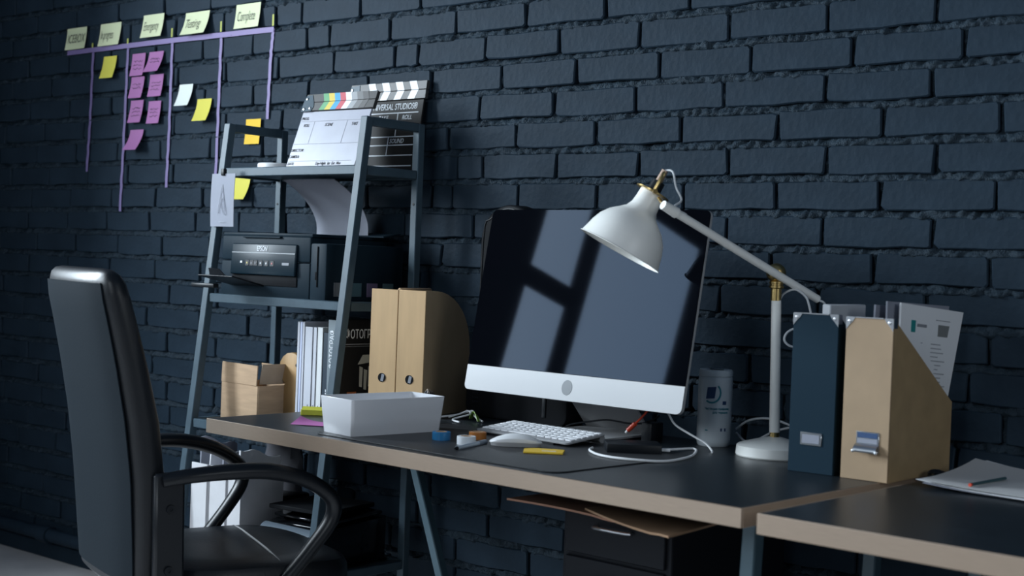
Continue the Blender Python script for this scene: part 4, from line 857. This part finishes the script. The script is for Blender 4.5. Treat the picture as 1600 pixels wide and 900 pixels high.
PL = ['top left', 'top right', 'second-row left', 'second-row right', 'third-row left', 'third-row right', 'lowest single']
for i, r in enumerate([(-4.18, -4.105, 1.826, -.016, 1.748), (-4.083, -4.003, 1.826, -.030, 1.755), (-4.181, -4.107, 1.746, -.018, 1.671), (-4.074, -3.999, 1.748, -.015, 1.672), (-4.18, -4.108, 1.664, -.018, 1.586), (-4.077, -4.008, 1.657, -.014, 1.58), (-4.178, -4.102, 1.562, -.036, 1.49)]):
    note('%s purple sticky note of the purple cluster on the brick wall' % PL[i], *r, PURP, group='purple sticky notes', scr=(20 + i if i < 6 else None))
note('yellow sticky note below the In progress heading', -4.352, -4.274, 1.828, -.022, 1.749, YEL, group='yellow sticky notes')
note('white sticky note below the Testing heading', -3.908, -3.836, 1.705, -.026, 1.632, WNOTE, scr=None)
note('yellow sticky note just below and right of the white note', -3.809, -3.735, 1.652, -.027, 1.578, YEL, group='yellow sticky notes')
note('golden yellow sticky note seen behind the top rail of the shelf', -3.556, -3.484, 1.576, -.010, 1.496, GOLD, group='yellow sticky notes')
note('yellow sticky note half hidden behind the clipped white card', -3.606, -3.525, 1.39, -.031, 1.319, YEL, group='yellow sticky notes')
# ================================================================ office chair
LEA = mat('black_leather', (.008, .010, .013), .38, spec=.3, bump=.10, bscale=160); LEAB = mat('grey_back_fabric', (.0100, .0150, .0200), .65, spec=.05, bump=.08, bscale=220)
CP_ = mat('chair_plastic', (.007, .009, .012), .36, spec=.3)
t = thing('office_chair', 'black leather office chair with curved armrests at the left end of the desk', 'chair', (-2.60, -.815, 0), math.radians(-17))
def back_ring(z, yc, hw, th_, n=32, e=3.2):
    R_ = []
    for i in range(n):
        a = 2 * PI * i / n; cx = math.copysign(abs(math.cos(a)) ** (2 / e), math.cos(a)); sy = math.copysign(abs(math.sin(a)) ** (2 / e), math.sin(a))
        x = hw * cx; R_.append((x, yc + th_ / 2 * sy + .25 * x * x, z))
    return R_
spine = [(.405, -.262, .190, .060), (.42, -.266, .212, .085), (.55, -.270, .222, .100), (.66, -.276, .228, .108), (.78, -.292, .228, .108), (.90, -.318, .226, .100), (.98, -.338, .224, .094), (1.04, -.354, .222, .090), (1.07, -.361, .218, .082), (1.088, -.365, .208, .066), (1.098, -.367, .188, .040), (1.101, -.368, .15, .016)]
m = MB(); m.loft([back_ring(z, y + .012, w_, h_ * .92) for z, y, w_, h_ in spine]); part('backrest', m, LEA, t)
# rear fabric shell hugging the back
def shell(u, v):
    zz = .435 + .635 * v
    for (z0, y0, w0, h0), (z1, y1, w1, h1) in zip(spine, spine[1:]):
        if z0 <= zz <= z1: f = (zz - z0) / (z1 - z0); yc = y0 + (y1 - y0) * f; w_ = w0 + (w1 - w0) * f; h_ = h0 + (h1 - h0) * f; break
    x = (u * 2 - 1) * (w_ - .022); return (x, yc + .012 - h_ * .46 - .0035 + .25 * x * x + .012 * abs(u * 2 - 1) ** 6, zz)
m = MB(); m.sheet(lambda u, v: shell(u, v), 14, 18, .003); part('back_cover', m, LEAB, t)
def seat_ring(z, s, n=40, e=3.4):
    R_ = []
    for i in range(n):
        a = 2 * PI * i / n; cx = math.copysign(abs(math.cos(a)) ** (2 / e), math.cos(a)); sy = math.copysign(abs(math.sin(a)) ** (2 / e), math.sin(a))
        y = .02 + .245 * s * sy; x = .245 * s * cx; R_.append((x, y, z - .35 * max(0, y - .14) ** 1.6 - .02 * (x / .25) ** 2 * 0))
    return R_
m = MB(); m.loft([seat_ring(.385, .90), seat_ring(.39, .96), seat_ring(.415, 1.0), seat_ring(.44, .995), seat_ring(.456, .96), seat_ring(.463, .88), seat_ring(.464, .6), seat_ring(.460, .3), seat_ring(.459, .05)]); so = part('seat', m, LEA, t)
m = MB(); m.tube([(-.22, .115, .4600), (-.157, .109, .4638), (-.017, .090, .4630), (.104, .070, .4634), (.215, .050, .4605)], .0028, 6, 5); part('stitched_seam', m, mat('seam_highlight', (.22, .22, .22), .5), so)  # light grey colour paints in the highlight along the seam
for s in (-1, 1):
    m = MB(); m.tube([(s * .242, -.235, .660), (s * .258, -.18, .670), (s * .268, -.09, .676), (s * .27, .0, .672), (s * .268, .085, .648), (s * .266, .145, .606), (s * .262, .150, .56), (s * .256, .11, .50), (s * .250, .05, .43), (s * .235, .0, .385), (s * .18, -.03, .378)], [.020, .022, .024, .025, .024, .023, .022, .021, .021, .020, .018], 14, 6, .72, (s, 0, 0)); part('armrest', m, CP_, t)
    m = MB(); m.bar((s * .238, -.222, .676), (s * .236, -.215, .395), .022, .066, (0, 1, 0), .006); br = part('arm_bracket', m, CP_, t)
    m = MB(); m.bar((s * .236, -.20, .395), (s * .20, -.02, .378), .05, .02, (0, 0, 1), .005); part('bracket_foot', m, CP_, br)
    for z in (.60, .47):
        m = MB(); m.lathe([(.010, 0), (.009, .004), (.004, .004), (.004, .002), (0, .002)], 14, frame((s * .249, -.22, z), (0, s, 0), (0, 0, 1))); part('screw', m, BLACKP, br)
m = MB(); m.box((0, 0, .370), (.30, .30, .02), .006); part('under_plate', m, CP_, t)
m = MB(); m.cyl((0, 0, .10), (0, 0, .362), .026, .022); part('gas_column', m, BLACKP, t)
m = MB(); m.cyl((0, 0, .075), (0, 0, .12), .045, .035); bs = part('base_hub', m, CP_, t)
for i in range(5):
    a = i * 2 * PI / 5 + .3; c, s = math.cos(a), math.sin(a)
    m = MB(); m.bar((c * .03, s * .03, .098), (c * .29, s * .29, .072), .034, .026, (0, 0, 1), .006); part('base_arm', m, CP_, bs)
    m = MB(); m.cyl((c * .29 - s * .02, s * .29 + c * .02, .03), (c * .29 + s * .02, s * .29 - c * .02, .03), .03); m.cyl((c * .29, s * .29, .03), (c * .29, s * .29, .075), .008); part('caster', m, CP_, bs)
# ================================================================ under the desk
t = thing('drawer_unit', 'dark metal drawer cabinet under the desk', 'cabinet', (-1.70, -.27, 0), da)
DM = mat('drawer_black', (.009, .011, .015), .5, spec=.12)
m = MB(); m.box((0, 0, .335), (.29, .44, .63), .003, 1); part('body', m, DM, t)
for i in range(5):
    z = .580 - i * .112
    m = MB(); m.box((.0, -.224, z), (.262, .010, .104), .002, 1); dr = part('drawer', m, DM, t)
    m = MB(); m.tube([(-.045, -.229, z + .012), (-.042, -.245, z + .012), (.042, -.245, z + .012), (.045, -.229, z + .012)], .0038, 8, 3); part('handle', m, CHROME, dr)
for sx in (-1, 1):
    for sy in (-1, 1):
        m = MB(); m.cyl((sx * .12, sy * .18, 0), (sx * .12, sy * .18, .022), .014); part('foot', m, BLACKP, t)
KE = mat('kraft_envelope', (.36, .22, .13), .75, var=.06)
def envelope(label, pts, z, c, warp):
    cx = sum(p[0] for p in pts) / 4; cy = sum(p[1] for p in pts) / 4; P = [Vector((p[0] - cx, p[1] - cy, 0)) for p in pts]; m = MB()
    def f(u, v):
        q = (P[0] * (1 - u) + P[1] * u) * (1 - v) + (P[3] * (1 - u) + P[2] * u) * v; return (q.x, q.y, .004 + warp * (1 - v) ** 2 * math.sin(u * PI) - warp * .6 * (1 - v) ** 2 * (u > .85))
    m.sheet(f, 10, 4, .004); solo('envelope', m, c, label, 'envelope', (cx, cy, z))
envelope('long reddish-brown kraft envelope sticking out under the desk front, left one', [(-1.868, -.665, 0), (-1.575, -.69, 0), (-1.57, -.36, 0), (-1.84, -.33, 0)], .6512, mat('kraft_red', (.30, .155, .10), .75, var=.06), .003)
envelope('light brown kraft envelope drooping at the right under the desk front', [(-1.66, -.672, 0), (-1.378, -.80, 0), (-1.42, -.34, 0), (-1.64, -.30, 0)], .6605, KE, -.004)
# white paper files on the low shelf
WF = mat('white_card_file', (.60, .60, .62), .7, var=.04)
for i, (x, lb) in enumerate(((-3.222, 'leftmost white cardboard file on the lowest shelf behind the chair'), (-3.138, 'white cardboard file right of the leftmost one on the lowest shelf'), (-3.065, 'white cardboard file nearest the black device on the lowest shelf'))):
    mag_file('card_file', lb, (x, -.405, .3105), 0, .070 if i < 2 else .055, .155, .235 + .0 * i, .20, WF, WF, False, False, 'white card files on the lowest shelf')
rr = random.Random(31)
for i, (x, z, h_, lb) in enumerate(((-3.235, .318, .30, 'tall grey-white paper sheet standing in the leftmost white file'), (-3.21, .318, .262, 'crumpled white papers standing in the leftmost white file'), (-3.14, .318, .275, 'folded white papers standing in the second white file'), (-3.065, .318, .285, 'bent white paper standing in the file nearest the black device'))):
    m = MB(); ph_ = rr.random() * 6; w_ = .13 if i else .10
    m.sheet(lambda u, v: (.012 * math.sin(3 * u + ph_) * v + .014 * v * (i % 2), -.065 + .13 * u, h_ * v - .03 * u * v + .006 * math.sin(9 * u + ph_) * v), 10, 8, .006); solo('paper_sheet', m, PAPER2 if i % 2 == 0 else PAPER, lb, 'paper', (x, -.325, z), 0)
BAG = mat('grey_bag', (.055, .055, .066), .6, var=.15, vscale=15)
m = MB(); rgs = []
for k in range(9):
    z = .19 * k / 8 + .0; R_ = []
    for i in range(20):
        a = 2 * PI * i / 20; q = 1 + .30 * noise.noise(Vector((math.cos(a) * 3.1, math.sin(a) * 3.1, z * 31))); f = (.9 if k < 7 else .6); R_.append((.088 * q * f * math.cos(a), .028 * q * f * math.sin(a), z))
    rgs.append(R_)
m.loft(rgs); solo('crumpled_bag', m, BAG, 'grey crumpled plastic bag squeezed behind the shelf leg under the desk', 'bag', (-3.17, -.135, .4545), 0)
m = MB(); m.box((0, 0, .0715), (.19, .10, .143), .01); solo('storage_box', m, BLACKP, 'black box under the grey crumpled bag on the lowest shelf', 'box', (-3.17, -.16, .3105), 0)
t = thing('office_device', 'black glossy rounded device on the lowest shelf under the desk', 'device', (-2.88, -.25, .3105))
m = MB(); P = [(-.16, 0), (.14, 0), (.14, .03), (.132, .075), (.11, .098), (.08, .105), (-.16, .112)]
m.prism([(y, z) for y, z in ((-.155, 0), (.14, 0), (.14, .118), (-.06, .104), (-.115, .094), (-.145, .06), (-.155, .02))], .235, frame((-.115, 0, 0), (0, 1, 0), (0, 0, 1)), .006, 2); part('body', m, GLOSSK, t)
m = MB(); m.box((0, .03, .122), (.225, .20, .008), .002, 1, (.07, 0, 0)); part('lid', m, GLOSSK, t)
m = MB(); m.sheet(lambda u, v: (-.10 + .20 * u, -.160 + .05 * v, .045 + .056 * math.sin(v * PI / 2)), 2, 6, .002); part('front_panel', m, mat('panel_grey', (.12, .15, .18), .2), t)
m = MB(); m.box((.09, -.02, .113), (.012, .004, .003)); part('indicator', m, WHITE, t)
m = MB(); m.box((0, 0, .006), (.20, .22, .012), .002, 1); solo('black_folder', m, BLACKM, 'thin black folder lying on top of the glossy black device', 'folder', (-2.90, -.225, .4455), math.radians(8))
